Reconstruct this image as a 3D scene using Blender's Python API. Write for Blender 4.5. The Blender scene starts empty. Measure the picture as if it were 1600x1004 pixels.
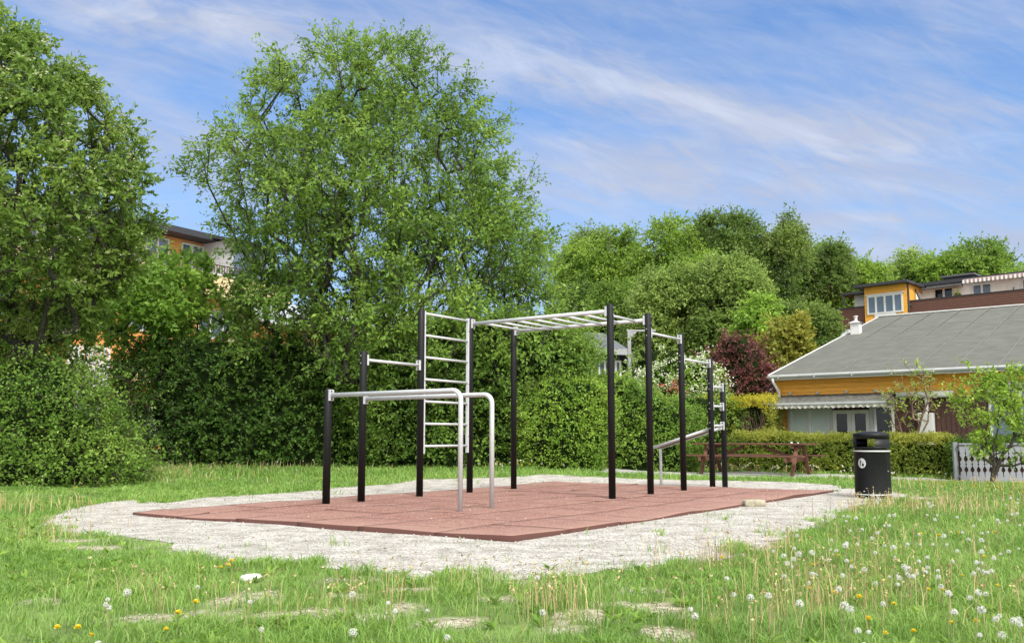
import bpy, math, random
import numpy as np
from math import radians as R, sin, cos, pi
from mathutils import Vector, Matrix

sc = bpy.context.scene
col = sc.collection
rng = np.random.default_rng(7)
random.seed(7)

# ------------------------------------------------------------------ camera
F, TH, SH, HC = 1374.4, 0.103, 37.8, 0.937       # focal length (photo px), pitch, shift (px), eye height
cam = bpy.data.cameras.new('camera'); cam.sensor_width = 36; cam.lens = 36 * F / 1600
cam.shift_y = SH / 1600; cam.clip_start = 0.05; cam.clip_end = 3000
camo = bpy.data.objects.new('camera', cam); col.objects.link(camo)
camo.location = (0, 0, HC); camo.rotation_euler = (pi / 2 + TH, 0, 0)
sc.camera = camo

def ray(u, v):
    a = (u - 800) / F; b = (502 + SH - v) / F
    return a, cos(TH) - b * sin(TH), sin(TH) + b * cos(TH)
# ------------------------------------------------------------------ light
SUN_EL, SUN_AZ = R(50), R(158)                    # azimuth clockwise from +Y (north): behind and right of the camera
sun = bpy.data.lights.new('sun', 'SUN'); sun.energy = 2.5; sun.angle = R(14); sun.color = (1.0, 0.97, 0.92)
suno = bpy.data.objects.new('sun', sun); col.objects.link(suno)
sd = Vector((sin(SUN_AZ) * cos(SUN_EL), cos(SUN_AZ) * cos(SUN_EL), sin(SUN_EL)))
suno.rotation_euler = sd.to_track_quat('Z', 'Y').to_euler()

world = bpy.data.worlds.new('World'); sc.world = world; world.use_nodes = True
wn, wl = world.node_tree.nodes, world.node_tree.links
wn.clear()
def N(t, **k):
    n = wn.new(t)
    for a, b in k.items(): setattr(n, a, b)
    return n
out = N('ShaderNodeOutputWorld'); bg = N('ShaderNodeBackground'); bg.inputs[1].default_value = 0.15
sky = N('ShaderNodeTexSky', sky_type='NISHITA'); sky.sun_disc = False
sky.sun_elevation = SUN_EL; sky.sun_rotation = SUN_AZ; sky.air_density = 1.3; sky.dust_density = 0.6; sky.ozone_density = 2.5
hsv = N('ShaderNodeHueSaturation'); hsv.inputs['Saturation'].default_value = 1.1; hsv.inputs['Value'].default_value = 1.0
wl.new(sky.outputs[0], hsv.inputs['Color'])
geo = N('ShaderNodeTexCoord'); sep = N('ShaderNodeSeparateXYZ'); wl.new(geo.outputs['Generated'], sep.inputs[0])
def M_(op, a, b=None, clamp=False):
    n = N('ShaderNodeMath', operation=op); n.use_clamp = clamp
    for i, v in enumerate((a, b)):
        if v is None: continue
        if isinstance(v, (int, float)): n.inputs[i].default_value = v
        else: wl.new(v, n.inputs[i])
    return n.outputs[0]
zz = M_('ADD', M_('MAXIMUM', sep.outputs[2], 0.0), 0.16)
px_ = M_('DIVIDE', sep.outputs[0], zz); py_ = M_('DIVIDE', sep.outputs[1], zz)
def cloud(rot, sx, sy, off, scale, detail, rough, lo, hi, dist=0.6):
    cmb = N('ShaderNodeCombineXYZ'); wl.new(px_, cmb.inputs[0]); wl.new(py_, cmb.inputs[1])
    mp = N('ShaderNodeMapping'); mp.inputs['Rotation'].default_value = (0, 0, R(rot)); mp.inputs['Scale'].default_value = (sx, sy, 1)
    mp.inputs['Location'].default_value = off; wl.new(cmb.outputs[0], mp.inputs[0])
    nz = N('ShaderNodeTexNoise'); nz.inputs['Scale'].default_value = scale; nz.inputs['Detail'].default_value = detail
    nz.inputs['Roughness'].default_value = rough; nz.inputs['Distortion'].default_value = dist; wl.new(mp.outputs[0], nz.inputs['Vector'])
    mr = N('ShaderNodeMapRange', interpolation_type='SMOOTHSTEP'); mr.inputs['From Min'].default_value = lo; mr.inputs['From Max'].default_value = hi
    wl.new(nz.outputs[0], mr.inputs[0]); return mr.outputs[0]
c1 = cloud(-14, 0.55, 1.3, (3.1, 1.7, 0), 0.75, 9, 0.55, 0.34, 0.66)      # broad veils
c2 = cloud(-20, 0.55, 2.2, (0.4, 5.2, 0), 1.1, 12, 0.62, 0.46, 0.74, 1.1)   # thin streaks
c3 = M_('MULTIPLY', cloud(-4, 0.4, 1.5, (7.0, 2.2, 0), 1.6, 10, 0.6, 0.42, 0.7), M_('SUBTRACT', 1.0, M_('MULTIPLY', sep.outputs[2], 2.2), True))
hz = M_('MULTIPLY', M_('SUBTRACT', 1.0, M_('MULTIPLY', M_('MAXIMUM', sep.outputs[2], 0.0), 3.0), True), 0.75)
# cloud banks at their places in the northern sky, feathered by streaky noise
yy = M_('MAXIMUM', sep.outputs[1], 0.05); ta_ = M_('DIVIDE', sep.outputs[0], yy); tb_ = M_('DIVIDE', sep.outputs[2], yy)
def streak(rot, sx, sy, off, dist, lo, hi, detail=14):
    cmb = N('ShaderNodeCombineXYZ'); wl.new(ta_, cmb.inputs[0]); wl.new(tb_, cmb.inputs[1])
    mp = N('ShaderNodeMapping'); mp.vector_type = 'TEXTURE'; mp.inputs['Rotation'].default_value = (0, 0, R(rot)); mp.inputs['Scale'].default_value = (sx, sy, 1)
    mp.inputs['Location'].default_value = off; wl.new(cmb.outputs[0], mp.inputs[0])
    nz = N('ShaderNodeTexNoise'); nz.inputs['Scale'].default_value = 1; nz.inputs['Detail'].default_value = detail; nz.inputs['Roughness'].default_value = .6
    nz.inputs['Distortion'].default_value = dist; wl.new(mp.outputs[0], nz.inputs['Vector'])
    mr = N('ShaderNodeMapRange', interpolation_type='SMOOTHSTEP'); mr.inputs['From Min'].default_value = lo; mr.inputs['From Max'].default_value = hi
    wl.new(nz.outputs[0], mr.inputs[0]); return mr.outputs[0]
s1 = streak(-14, .30, .075, (0, 0, 0), .9, .30, .72); s2 = streak(-6, .42, .05, (3, 1, 0), .5, .35, .75); s3 = streak(-24, .10, .03, (1, 7, 0), 1.3, .38, .72)
tex = M_('ADD', M_('MULTIPLY', s1, .62), M_('ADD', M_('MULTIPLY', s3, .30), M_('MULTIPLY', s2, .22)))
def bank(px, py, rx, ry, rot, amt):
    a0 = (px - 800) / F; x_, y_, z_ = ray(px, py); a0, b0 = x_ / y_, z_ / y_; c_, s_ = cos(R(rot)), sin(R(rot))
    da = M_('SUBTRACT', ta_, a0); db = M_('SUBTRACT', tb_, b0)
    u_ = M_('DIVIDE', M_('ADD', M_('MULTIPLY', da, c_), M_('MULTIPLY', db, s_)), rx / F); v_ = M_('DIVIDE', M_('SUBTRACT', M_('MULTIPLY', db, c_), M_('MULTIPLY', da, s_)), ry / F)
    e_ = M_('POWER', 2.718, M_('MULTIPLY', M_('ADD', M_('POWER', M_('ABSOLUTE', u_), 2.0), M_('POWER', M_('ABSOLUTE', v_), 2.0)), -1.0))
    return M_('MULTIPLY', e_, amt)
tot = None
for bk in [(270, 25, 230, 42, -10, .9), (920, 130, 240, 55, -16, .85), (1080, 160, 120, 26, -12, .5), (1390, 200, 230, 60, 4, .75), (1480, 60, 160, 45, 10, .35), (560, 60, 260, 60, -8, .35), (300, 240, 260, 60, -5, .35),
           (1000, 270, 500, 50, 0, .55), (1360, 340, 130, 14, 3, .55), (900, 225, 120, 18, -6, .3), (1300, 390, 500, 45, 0, .5), (120, 90, 200, 60, -10, .35), (1250, 300, 360, 30, 2, .3)]:
    b_ = bank(*bk); tot = b_ if tot is None else M_('ADD', tot, b_)
cov = M_('ADD', M_('MULTIPLY', tot, M_('ADD', .42, M_('MULTIPLY', tex, .85))), M_('ADD', M_('MULTIPLY', tex, .52), M_('MULTIPLY', hz, .6)), True)
mix = N('ShaderNodeMixRGB'); wl.new(cov, mix.inputs[0]); tn = N('ShaderNodeMixRGB', blend_type='MULTIPLY'); tn.inputs[0].default_value = 1; tn.inputs[2].default_value = (.46, .58, .74, 1); wl.new(hsv.outputs[0], tn.inputs[1]); wl.new(tn.outputs[0], mix.inputs[1])
mix.inputs[2].default_value = (1.95, 2.22, 2.95, 1)
# bright white veil round the unseen sun, added to whiten the blue fill light
dot = N('ShaderNodeVectorMath', operation='DOT_PRODUCT'); wl.new(geo.outputs['Generated'], dot.inputs[0]); dot.inputs[1].default_value = tuple(sd)
vr = N('ShaderNodeMapRange', interpolation_type='SMOOTHSTEP'); vr.inputs['From Min'].default_value = -.05; vr.inputs['From Max'].default_value = .95; wl.new(dot.outputs['Value'], vr.inputs[0])
mix2 = N('ShaderNodeMixRGB'); wl.new(vr.outputs[0], mix2.inputs[0]); wh = N('ShaderNodeMixRGB'); s4 = streak(-15, .20, .05, (5, 2, 0), .9, .40, .80); wl.new(M_('MULTIPLY', M_('MULTIPLY', s4, M_('ADD', M_('MULTIPLY', tot, .8), .18)), .75, True), wh.inputs[0])
wl.new(mix.outputs[0], wh.inputs[1]); wh.inputs[2].default_value = (3.0, 3.25, 3.8, 1); wl.new(wh.outputs[0], mix2.inputs[1]); mix2.inputs[2].default_value = (9.0, 8.6, 8.0, 1)
wl.new(mix2.outputs[0], bg.inputs[0]); wl.new(bg.outputs[0], out.inputs[0])

sc.view_settings.view_transform = 'Standard'; sc.view_settings.look = 'None'
sc.view_settings.exposure = 0.78; sc.view_settings.gamma = 1.0
sc.render.resolution_x = 1024; sc.render.resolution_y = 642
try:
    sc.cycles.max_bounces = 6; sc.cycles.diffuse_bounces = 3; sc.cycles.transmission_bounces = 4; sc.cycles.glossy_bounces = 2
except Exception: pass

# ------------------------------------------------------------------ measuring helpers
def W(u, v, Y):                                   # the point seen at photo position (u, v), Y metres away
    x, y, z = ray(u, v); t = Y / y
    return Vector((x * t, Y, HC + z * t))
def G(u, v, z=0.0):                               # ... on level ground of height z
    x, y, zz_ = ray(u, v); t = (z - HC) / zz_
    return Vector((x * t, y * t, z))

def hash3(i, j, k, seed=0):
    h = (i.astype(np.int64) * 374761393 + j.astype(np.int64) * 668265263 + k.astype(np.int64) * 2147483647 + seed * 1274126177) & 0xffffffff
    h = ((h ^ (h >> 13)) * 1274126177) & 0xffffffff
    return ((h ^ (h >> 16)) & 0xffff) / 65535.0
def vnoise(P, seed=0):
    P = np.asarray(P, float); i = np.floor(P).astype(int); f = P - i; f = f * f * (3 - 2 * f)
    r = 0
    for a in (0, 1):
        for b in (0, 1):
            for c in (0, 1):
                w = (f[:, 0] if a else 1 - f[:, 0]) * (f[:, 1] if b else 1 - f[:, 1]) * (f[:, 2] if c else 1 - f[:, 2])
                r = r + w * hash3(i[:, 0] + a, i[:, 1] + b, i[:, 2] + c, seed)
    return r
def n2(x, y, s, seed=0):
    x = np.atleast_1d(np.asarray(x, float)); y = np.atleast_1d(np.asarray(y, float))
    return vnoise(np.stack([x * s, y * s, np.zeros_like(x) + .37], 1), seed)
def sstep(a, b, x):
    t = np.clip((x - a) / (b - a), 0, 1); return t * t * (3 - 2 * t)
def zg(x, y):
    x = np.atleast_1d(np.asarray(x, float)); y = np.atleast_1d(np.asarray(y, float))
    up = 0.034 * np.clip(y - 17.5, 0, 11) * sstep(4.5, 0.5, x)
    dn = -0.10 * sstep(8, 11, x) * sstep(15, 21, y)
    away = sstep(1.0, 1.5, np.sqrt(((x - .8) / 5.8) ** 2 + ((y - 13) / 5.8) ** 2))
    b = (n2(x, y, .8, 3) - .5) * .07 + (n2(x, y, 2.3, 4) - .5) * .03
    return up + dn + b * away * sstep(60, 30, y)
def zs(x, y): return float(zg(x, y)[0])

# ------------------------------------------------------------------ materials
def nodes(name):
    m = bpy.data.materials.new(name); m.use_nodes = True; return m, m.node_tree.nodes, m.node_tree.links
def lin(c): return tuple(((v / 255) / 12.92 if v / 255 <= .04045 else ((v / 255 + .055) / 1.055) ** 2.4) for v in c)
def mat(name, c, rough=.6, var=.12, scale=8.0, metal=0.0, bump=0.0, bscale=60.0, c2=None, coat=0.0, stretch=(1, 1, 1)):
    m, n, l = nodes(name); b = n['Principled BSDF']
    b.inputs['Roughness'].default_value = rough; b.inputs['Metallic'].default_value = metal
    if name in ('post_black_coating', 'bin_plastic'): b.inputs['Specular IOR Level'].default_value = .28
    if 'inside' in name: b.inputs['Specular IOR Level'].default_value = 0
    if coat: b.inputs['Coat Weight'].default_value = coat
    tc = n.new('ShaderNodeTexCoord'); mp = n.new('ShaderNodeMapping'); mp.inputs['Scale'].default_value = stretch
    l.new(tc.outputs['Object'], mp.inputs[0])
    nz = n.new('ShaderNodeTexNoise'); nz.inputs['Scale'].default_value = scale; nz.inputs['Detail'].default_value = 8; nz.inputs['Roughness'].default_value = .65
    l.new(mp.outputs[0], nz.inputs['Vector'])
    rp = n.new('ShaderNodeValToRGB'); e = rp.color_ramp.elements; e[0].position = .3; e[1].position = .7
    d = c2 if c2 else tuple(v * (1 - var * 2) for v in c)
    e[0].color = (*d, 1); e[1].color = (*[min(1, v * (1 + (var if not c2 else 0))) for v in c], 1)
    l.new(nz.outputs[0], rp.inputs[0]); l.new(rp.outputs[0], b.inputs['Base Color'])
    if bump:
        z2 = n.new('ShaderNodeTexNoise'); z2.inputs['Scale'].default_value = bscale; z2.inputs['Detail'].default_value = 6
        l.new(mp.outputs[0], z2.inputs['Vector'])
        bp = n.new('ShaderNodeBump'); bp.inputs['Strength'].default_value = bump; bp.inputs['Distance'].default_value = .01
        l.new(z2.outputs[0], bp.inputs['Height']); l.new(bp.outputs[0], b.inputs['Normal'])
    return m
def leafmat(name, dark, midc, light, trans=.42, rough=.48, spec=.28, hue=.492, val=1.5):
    m, n, l = nodes(name); n.remove(n['Principled BSDF']); o = n['Material Output']
    at = n.new('ShaderNodeAttribute'); at.attribute_name = 'rnd'
    rp = n.new('ShaderNodeValToRGB'); e = rp.color_ramp.elements; e[0].color = (*dark, 1); e[1].color = (*light, 1)
    x = e.new(.5); x.color = (*midc, 1); l.new(at.outputs['Fac'], rp.inputs[0])
    p = n.new('ShaderNodeBsdfPrincipled'); p.inputs['Roughness'].default_value = rough; p.inputs['Specular IOR Level'].default_value = spec
    l.new(rp.outputs[0], p.inputs['Base Color'])
    tr = n.new('ShaderNodeBsdfTranslucent'); hs = n.new('ShaderNodeHueSaturation'); hs.inputs['Value'].default_value = val; hs.inputs['Hue'].default_value = hue
    l.new(rp.outputs[0], hs.inputs['Color']); l.new(hs.outputs[0], tr.inputs[0])
    mx = n.new('ShaderNodeMixShader'); mx.inputs[0].default_value = trans
    l.new(p.outputs[0], mx.inputs[1]); l.new(tr.outputs[0], mx.inputs[2]); l.new(mx.outputs[0], o.inputs[0])
    return m
def glassmat(name, tint, rough=.05):
    m, n, l = nodes(name); b = n['Principled BSDF']; b.inputs['Base Color'].default_value = (*tint, 1)
    b.inputs['Roughness'].default_value = rough; b.inputs['Specular IOR Level'].default_value = .6
    return m

ML = {
 'big': leafmat('leaf_cherry', (0.0773, 0.151, 0.0239), (0.154, 0.275, 0.0425), (0.287, 0.425, 0.073)),
 'left': leafmat('leaf_viburnum', (0.0853, 0.154, 0.0263), (0.16, 0.269, 0.0468), (0.298, 0.394, 0.0876)),
 'mid': leafmat('leaf_lime', (0.0925, 0.195, 0.0254), (0.185, 0.33, 0.0445), (0.313, 0.451, 0.0762)),
 'bush': leafmat('leaf_bush', (0.0901, 0.189, 0.0267), (0.179, 0.314, 0.0467), (0.32, 0.455, 0.0935)),
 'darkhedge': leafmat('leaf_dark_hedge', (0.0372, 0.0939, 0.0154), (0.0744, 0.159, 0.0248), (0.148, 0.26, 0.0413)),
 'bright': leafmat('leaf_bright', (0.128, 0.251, 0.0317), (0.24, 0.399, 0.0508), (0.371, 0.53, 0.089)),
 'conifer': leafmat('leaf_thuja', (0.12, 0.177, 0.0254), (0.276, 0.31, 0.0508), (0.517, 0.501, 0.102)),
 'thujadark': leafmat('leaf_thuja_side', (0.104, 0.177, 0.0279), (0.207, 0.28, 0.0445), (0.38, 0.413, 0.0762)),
 'yellow': leafmat('leaf_yellow', (0.22, 0.247, 0.0195), (0.441, 0.416, 0.039), (0.62, 0.546, 0.078)),
 'maple': leafmat('leaf_maple', (0.132, 0.169, 0.026), (0.242, 0.26, 0.039), (0.33, 0.338, 0.065)),
 'purple': leafmat('leaf_purple', (0.0879, 0.0347, 0.032), (0.176, 0.0618, 0.0577), (0.294, 0.116, 0.0803), trans=.25),
 'forest1': leafmat('leaf_forest_a', (0.1, 0.187, 0.0254), (0.184, 0.312, 0.0445), (0.298, 0.451, 0.0762)),
 'forest2': leafmat('leaf_forest_b', (0.114, 0.214, 0.0287), (0.203, 0.334, 0.043), (0.305, 0.441, 0.0719)),
 'forest3': leafmat('leaf_forest_c', (0.0759, 0.14, 0.0277), (0.132, 0.221, 0.0416), (0.228, 0.31, 0.0694)),
 'forest4': leafmat('leaf_forest_d', (0.13, 0.219, 0.0426), (0.224, 0.336, 0.0729), (0.357, 0.472, 0.122)),
 'apple': leafmat('leaf_apple', (0.144, 0.266, 0.0309), (0.272, 0.42, 0.0542), (0.45, 0.561, 0.108)),
 'white': leafmat('blossom_white', (0.55, 0.58, 0.42), (0.68, 0.68, 0.55), (0.8, 0.8, 0.7)),
 'cream': leafmat('blossom_cream', (0.385, 0.418, 0.22), (0.495, 0.528, 0.308), (0.605, 0.605, 0.396)),
 'pink': leafmat('blossom_coral', (0.35, 0.1, 0.06), (0.55, 0.18, 0.11), (0.65, 0.32, 0.2)),
 'grass': leafmat('grass_blades', (0.0955, 0.195, 0.037), (0.192, 0.332, 0.0667), (0.358, 0.481, 0.133), trans=.3),
 'straw': leafmat('straw', (.30, .21, .09), (.48, .38, .19), (.60, .52, .30), trans=.2, hue=.5, val=1.1),
}
MM = {
 'bark': mat('bark', (.075, .065, .05), .9, .25, 14, bump=.5),
 'barkdark': mat('bark_dark', (.045, .04, .032), .9, .25, 14, bump=.5),
 'twigbrown': mat('twigs_brown', (.17, .11, .08), .9, .2, 20),
 'birchbark': mat('bark_birch', (.35, .34, .30), .8, .3, 6, c2=(.12, .11, .09)),
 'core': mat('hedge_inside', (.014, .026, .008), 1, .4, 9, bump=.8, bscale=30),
 'corebrown': mat('hedge_dead_inside', (.045, .03, .02), 1, .4, 9, bump=.8, bscale=30),
 'post': mat('post_black_coating', (.006, .0065, .0075), .5, .18, 7, bump=.12, bscale=140, stretch=(1, 1, .35)),
 'grey': mat('galvanised_paint', (.50, .52, .53), .38, .06, 9, bump=.05),
 'bolt': mat('bolt_steel', (.45, .45, .45), .35, .1, metal=.8),
 'hole': mat('bracket_hole', (.015, .015, .015), .8),
 'binblack': mat('bin_plastic', (.004, .005, .0055), .42, .25, 3.5, bump=.08, bscale=90),
 'binwhite': mat('bin_band', (.55, .57, .56), .5, .06),
 'wood': mat('stained_wood', (.125, .052, .030), .65, .25, 10, bump=.4, stretch=(.35, 3, 3)),
 'woodend': mat('stained_wood_end', (.15, .066, .038), .7, .25, 10, bump=.4),
 'orange': mat('orange_boards', (.72, .35, .045), .6, .10, 3, bump=.15, stretch=(.3, 1, 4)),
 'orangeblock': mat('orange_render', (.62, .28, .08), .8, .1, 1.5),
 'cream': mat('cream_render', (.66, .50, .28), .8, .08, 1.5),
 'whitep': mat('white_paint', (.60, .61, .60), .5, .06, 4),
 'offwhite': mat('offwhite_wall', (.74, .74, .71), .7, .06, 2),
 'gutter': mat('gutter_grey', (.40, .43, .44), .4, .08, 4),
 'roof': mat('roof_felt', (.108, .112, .092), .85, .14, 2.2, bump=.25, bscale=180),
 'roofseam': mat('roof_seam', (.13, .136, .12), .8, .1, 4),
 'roofdark': mat('roof_dark', (.03, .032, .038), .6, .1),
 'brownclad': mat('brown_cladding', (.115, .045, .027), .6, .15, 5, stretch=(.3, 1, 4)),
 'browndark': mat('brown_boards', (.085, .04, .03), .7, .2, 5),
 'awning': mat('mossy_awning', (.16, .16, .14), .9, .2, 5, c2=(.03, .03, .027), bump=.3, stretch=(4, .7, .7)),
 'valance': mat('awning_valance', (.60, .60, .55), .9, .15, 12, c2=(.32, .32, .29)),
 'pinkstripe': mat('awning_pink', (.36, .24, .22), .9),
 'blind': mat('window_blind', (.48, .56, .55), .6, .04, 2),
 'glass': glassmat('window_glass', (.006, .008, .008)),
 'glassblue': glassmat('window_glass_sky', (.10, .14, .19)),
 'greyhouse': mat('grey_boards', (.10, .10, .105), .8, .1),
 'fence': mat('fence_grey_paint', (.24, .255, .275), .6, .08, 5),
 'stone': mat('stone', (.36, .33, .24), .9, .25, 14, bump=.6),
 'whitestone': mat('white_stone', (.75, .74, .72), .8, .1, 14, bump=.4),
 'stem': mat('stem_green', (.22, .24, .10), .7, .2, 20),
 'stempink': mat('stem_pale', (.38, .27, .16), .7, .2, 20),
 'puff': leafmat('seed_fluff', (.66, .66, .62), (.76, .76, .73), (.85, .85, .83), trans=.4, hue=.5, val=1.0),
 'puffcore': mat('seed_core', (.22, .2, .14), .9),
 'dyellow': mat('petals_yellow', (.88, .68, .03), .6, .15, 60),
 'path': mat('path_gravel', (.36, .355, .34), .95, .12, 9, bump=.6, bscale=90),
 'curtain': mat('curtain', (.55, .55, .52), .9, .15, 6, stretch=(6, 6, .3)),
}

def scuffs(m, scale, lo, colr, stretch=(1, 1, 1)):
    n, l = m.node_tree.nodes, m.node_tree.links; b = n['Principled BSDF']; src = b.inputs['Base Color'].links[0].from_socket
    tc = n.new('ShaderNodeTexCoord'); mp = n.new('ShaderNodeMapping'); mp.inputs['Scale'].default_value = stretch; l.new(tc.outputs['Object'], mp.inputs[0])
    z = n.new('ShaderNodeTexNoise'); z.inputs['Scale'].default_value = scale; z.inputs['Detail'].default_value = 14; z.inputs['Roughness'].default_value = .75; l.new(mp.outputs[0], z.inputs['Vector'])
    r = n.new('ShaderNodeMapRange'); r.inputs['From Min'].default_value = lo; r.inputs['From Max'].default_value = lo + .06; r.inputs['To Max'].default_value = .8; l.new(z.outputs[0], r.inputs[0])
    mx = n.new('ShaderNodeMixRGB'); l.new(r.outputs[0], mx.inputs[0]); l.new(src, mx.inputs[1]); mx.inputs[2].default_value = (*colr, 1); l.new(mx.outputs[0], b.inputs['Base Color'])
    ra = n.new('ShaderNodeMapRange'); ra.inputs['To Min'].default_value = b.inputs['Roughness'].default_value * .75; ra.inputs['To Max'].default_value = min(1, b.inputs['Roughness'].default_value * 1.5); l.new(z.outputs[0], ra.inputs[0]); l.new(ra.outputs[0], b.inputs['Roughness'])
scuffs(MM['post'], 16, .66, (.10, .10, .10), (1, 1, .5)); scuffs(MM['binblack'], 7, .66, (.07, .07, .068), (1, 1, .6)); scuffs(MM['grey'], 12, .64, (.30, .29, .27))
scuffs(MM['roof'], 5, .62, (.19, .19, .165)); scuffs(MM['orange'], 6, .64, (.42, .22, .06), (.3, 1, 3)); scuffs(MM['wood'], 6, .62, (.15, .085, .06), (.4, 3, 3)); scuffs(MM['fence'], 9, .6, (.22, .23, .22)); scuffs(MM['whitep'], 8, .64, (.5, .5, .47))
def ground_mat():
    m, n, l = nodes('ground_soil'); b = n['Principled BSDF']; b.inputs['Roughness'].default_value = 1
    tc = n.new('ShaderNodeTexCoord')
    def noi(s, d=8, r=.6):
        z = n.new('ShaderNodeTexNoise'); z.inputs['Scale'].default_value = s; z.inputs['Detail'].default_value = d; z.inputs['Roughness'].default_value = r
        l.new(tc.outputs['Object'], z.inputs['Vector']); return z.outputs[0]
    rp = n.new('ShaderNodeValToRGB'); e = rp.color_ramp.elements
    e[0].position = .32; e[0].color = (.06, .10, .02, 1); e[1].position = .68; e[1].color = (.17, .26, .06, 1)
    l.new(noi(2.2), rp.inputs[0])
    r2 = n.new('ShaderNodeValToRGB'); e = r2.color_ramp.elements
    e[0].position = .35; e[0].color = (.22, .17, .11, 1); e[1].position = .62; e[1].color = (.50, .46, .38, 1)
    l.new(noi(24), r2.inputs[0])
    at = n.new('ShaderNodeAttribute'); at.attribute_name = 'bare'
    mx = n.new('ShaderNodeMixRGB'); l.new(at.outputs['Fac'], mx.inputs[0]); l.new(rp.outputs[0], mx.inputs[1]); l.new(r2.outputs[0], mx.inputs[2])
    l.new(mx.outputs[0], b.inputs['Base Color'])
    bp = n.new('ShaderNodeBump'); bp.inputs['Strength'].default_value = .7; bp.inputs['Distance'].default_value = .02
    l.new(noi(45), bp.inputs['Height']); l.new(bp.outputs[0], b.inputs['Normal']); return m
def gravel_mat():
    m, n, l = nodes('pale_gravel'); b = n['Principled BSDF']; b.inputs['Roughness'].default_value = .95
    tc = n.new('ShaderNodeTexCoord')
    v = n.new('ShaderNodeTexVoronoi'); v.inputs['Scale'].default_value = 85; l.new(tc.outputs['Object'], v.inputs['Vector'])
    rp = n.new('ShaderNodeValToRGB'); e = rp.color_ramp.elements
    e[0].position = 0; e[0].color = (.19, .18, .16, 1); e[1].position = .55; e[1].color = (.58, .56, .52, 1)
    sp = n.new('ShaderNodeSeparateXYZ'); l.new(v.outputs['Color'], sp.inputs[0]); l.new(sp.outputs[0], rp.inputs[0])
    z = n.new('ShaderNodeTexNoise'); z.inputs['Scale'].default_value = 3.2; z.inputs['Detail'].default_value = 12; z.inputs['Roughness'].default_value = .75
    l.new(tc.outputs['Object'], z.inputs['Vector'])
    r2 = n.new('ShaderNodeValToRGB'); e = r2.color_ramp.elements; e[0].position = .36; e[0].color = (.52, .50, .47, 1); e[1].position = .58; e[1].color = (1, 1, 1, 1)
    l.new(z.outputs[0], r2.inputs[0])
    mx = n.new('ShaderNodeMixRGB'); mx.blend_type = 'MULTIPLY'; mx.inputs[0].default_value = 1
    l.new(rp.outputs[0], mx.inputs[1]); l.new(r2.outputs[0], mx.inputs[2]); l.new(mx.outputs[0], b.inputs['Base Color'])
    bp = n.new('ShaderNodeBump'); bp.inputs['Strength'].default_value = .9; bp.inputs['Distance'].default_value = .010
    l.new(v.outputs['Distance'], bp.inputs['Height']); b2 = n.new('ShaderNodeBump'); b2.inputs['Strength'].default_value = .8; b2.inputs['Distance'].default_value = .06
    z3 = n.new('ShaderNodeTexNoise'); z3.inputs['Scale'].default_value = 6; z3.inputs['Detail'].default_value = 5; l.new(tc.outputs['Object'], z3.inputs['Vector']); l.new(z3.outputs[0], b2.inputs['Height'])
    l.new(b2.outputs[0], bp.inputs['Normal']); l.new(bp.outputs[0], b.inputs['Normal']); return m
def rubber_mat():
    m, n, l = nodes('red_rubber'); b = n['Principled BSDF']; b.inputs['Roughness'].default_value = .9
    tc = n.new('ShaderNodeTexCoord')
    v = n.new('ShaderNodeTexVoronoi'); v.inputs['Scale'].default_value = 110; l.new(tc.outputs['Object'], v.inputs['Vector'])
    sp = n.new('ShaderNodeSeparateXYZ'); l.new(v.outputs['Color'], sp.inputs[0])
    rp = n.new('ShaderNodeValToRGB'); e = rp.color_ramp.elements
    e[0].position = 0; e[0].color = (.10, .036, .025, 1); e[1].position = .80; e[1].color = (.225, .08, .056, 1)
    x = e.new(.93); x.color = (.50, .38, .32, 1)
    l.new(sp.outputs[0], rp.inputs[0])
    z = n.new('ShaderNodeTexNoise'); z.inputs['Scale'].default_value = 2.2; z.inputs['Detail'].default_value = 12; z.inputs['Roughness'].default_value = .7
    l.new(tc.outputs['Object'], z.inputs['Vector'])
    at = n.new('ShaderNodeAttribute'); at.attribute_name = 'rnd'
    ad = n.new('ShaderNodeMath'); ad.operation = 'ADD'; l.new(z.outputs[0], ad.inputs[0]); l.new(at.outputs['Fac'], ad.inputs[1])
    r2 = n.new('ShaderNodeValToRGB'); e = r2.color_ramp.elements; e[0].position = .30; e[0].color = (0, 0, 0, 1); e[1].position = .75; e[1].color = (.75, .75, .75, 1)
    l.new(ad.outputs[0], r2.inputs[0])
    mx = n.new('ShaderNodeMixRGB'); l.new(r2.outputs[0], mx.inputs[0]); l.new(rp.outputs[0], mx.inputs[1]); mx.inputs[2].default_value = (.30, .178, .142, 1)
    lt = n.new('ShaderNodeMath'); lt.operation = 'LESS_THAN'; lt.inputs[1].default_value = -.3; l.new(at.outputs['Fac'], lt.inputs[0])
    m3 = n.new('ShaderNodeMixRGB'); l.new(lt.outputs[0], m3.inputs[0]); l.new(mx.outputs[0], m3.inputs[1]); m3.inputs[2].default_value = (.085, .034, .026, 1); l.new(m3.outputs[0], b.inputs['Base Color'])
    bp = n.new('ShaderNodeBump'); bp.inputs['Strength'].default_value = .6; bp.inputs['Distance'].default_value = .006
    l.new(v.outputs['Distance'], bp.inputs['Height']); l.new(bp.outputs[0], b.inputs['Normal']); return m

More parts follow.
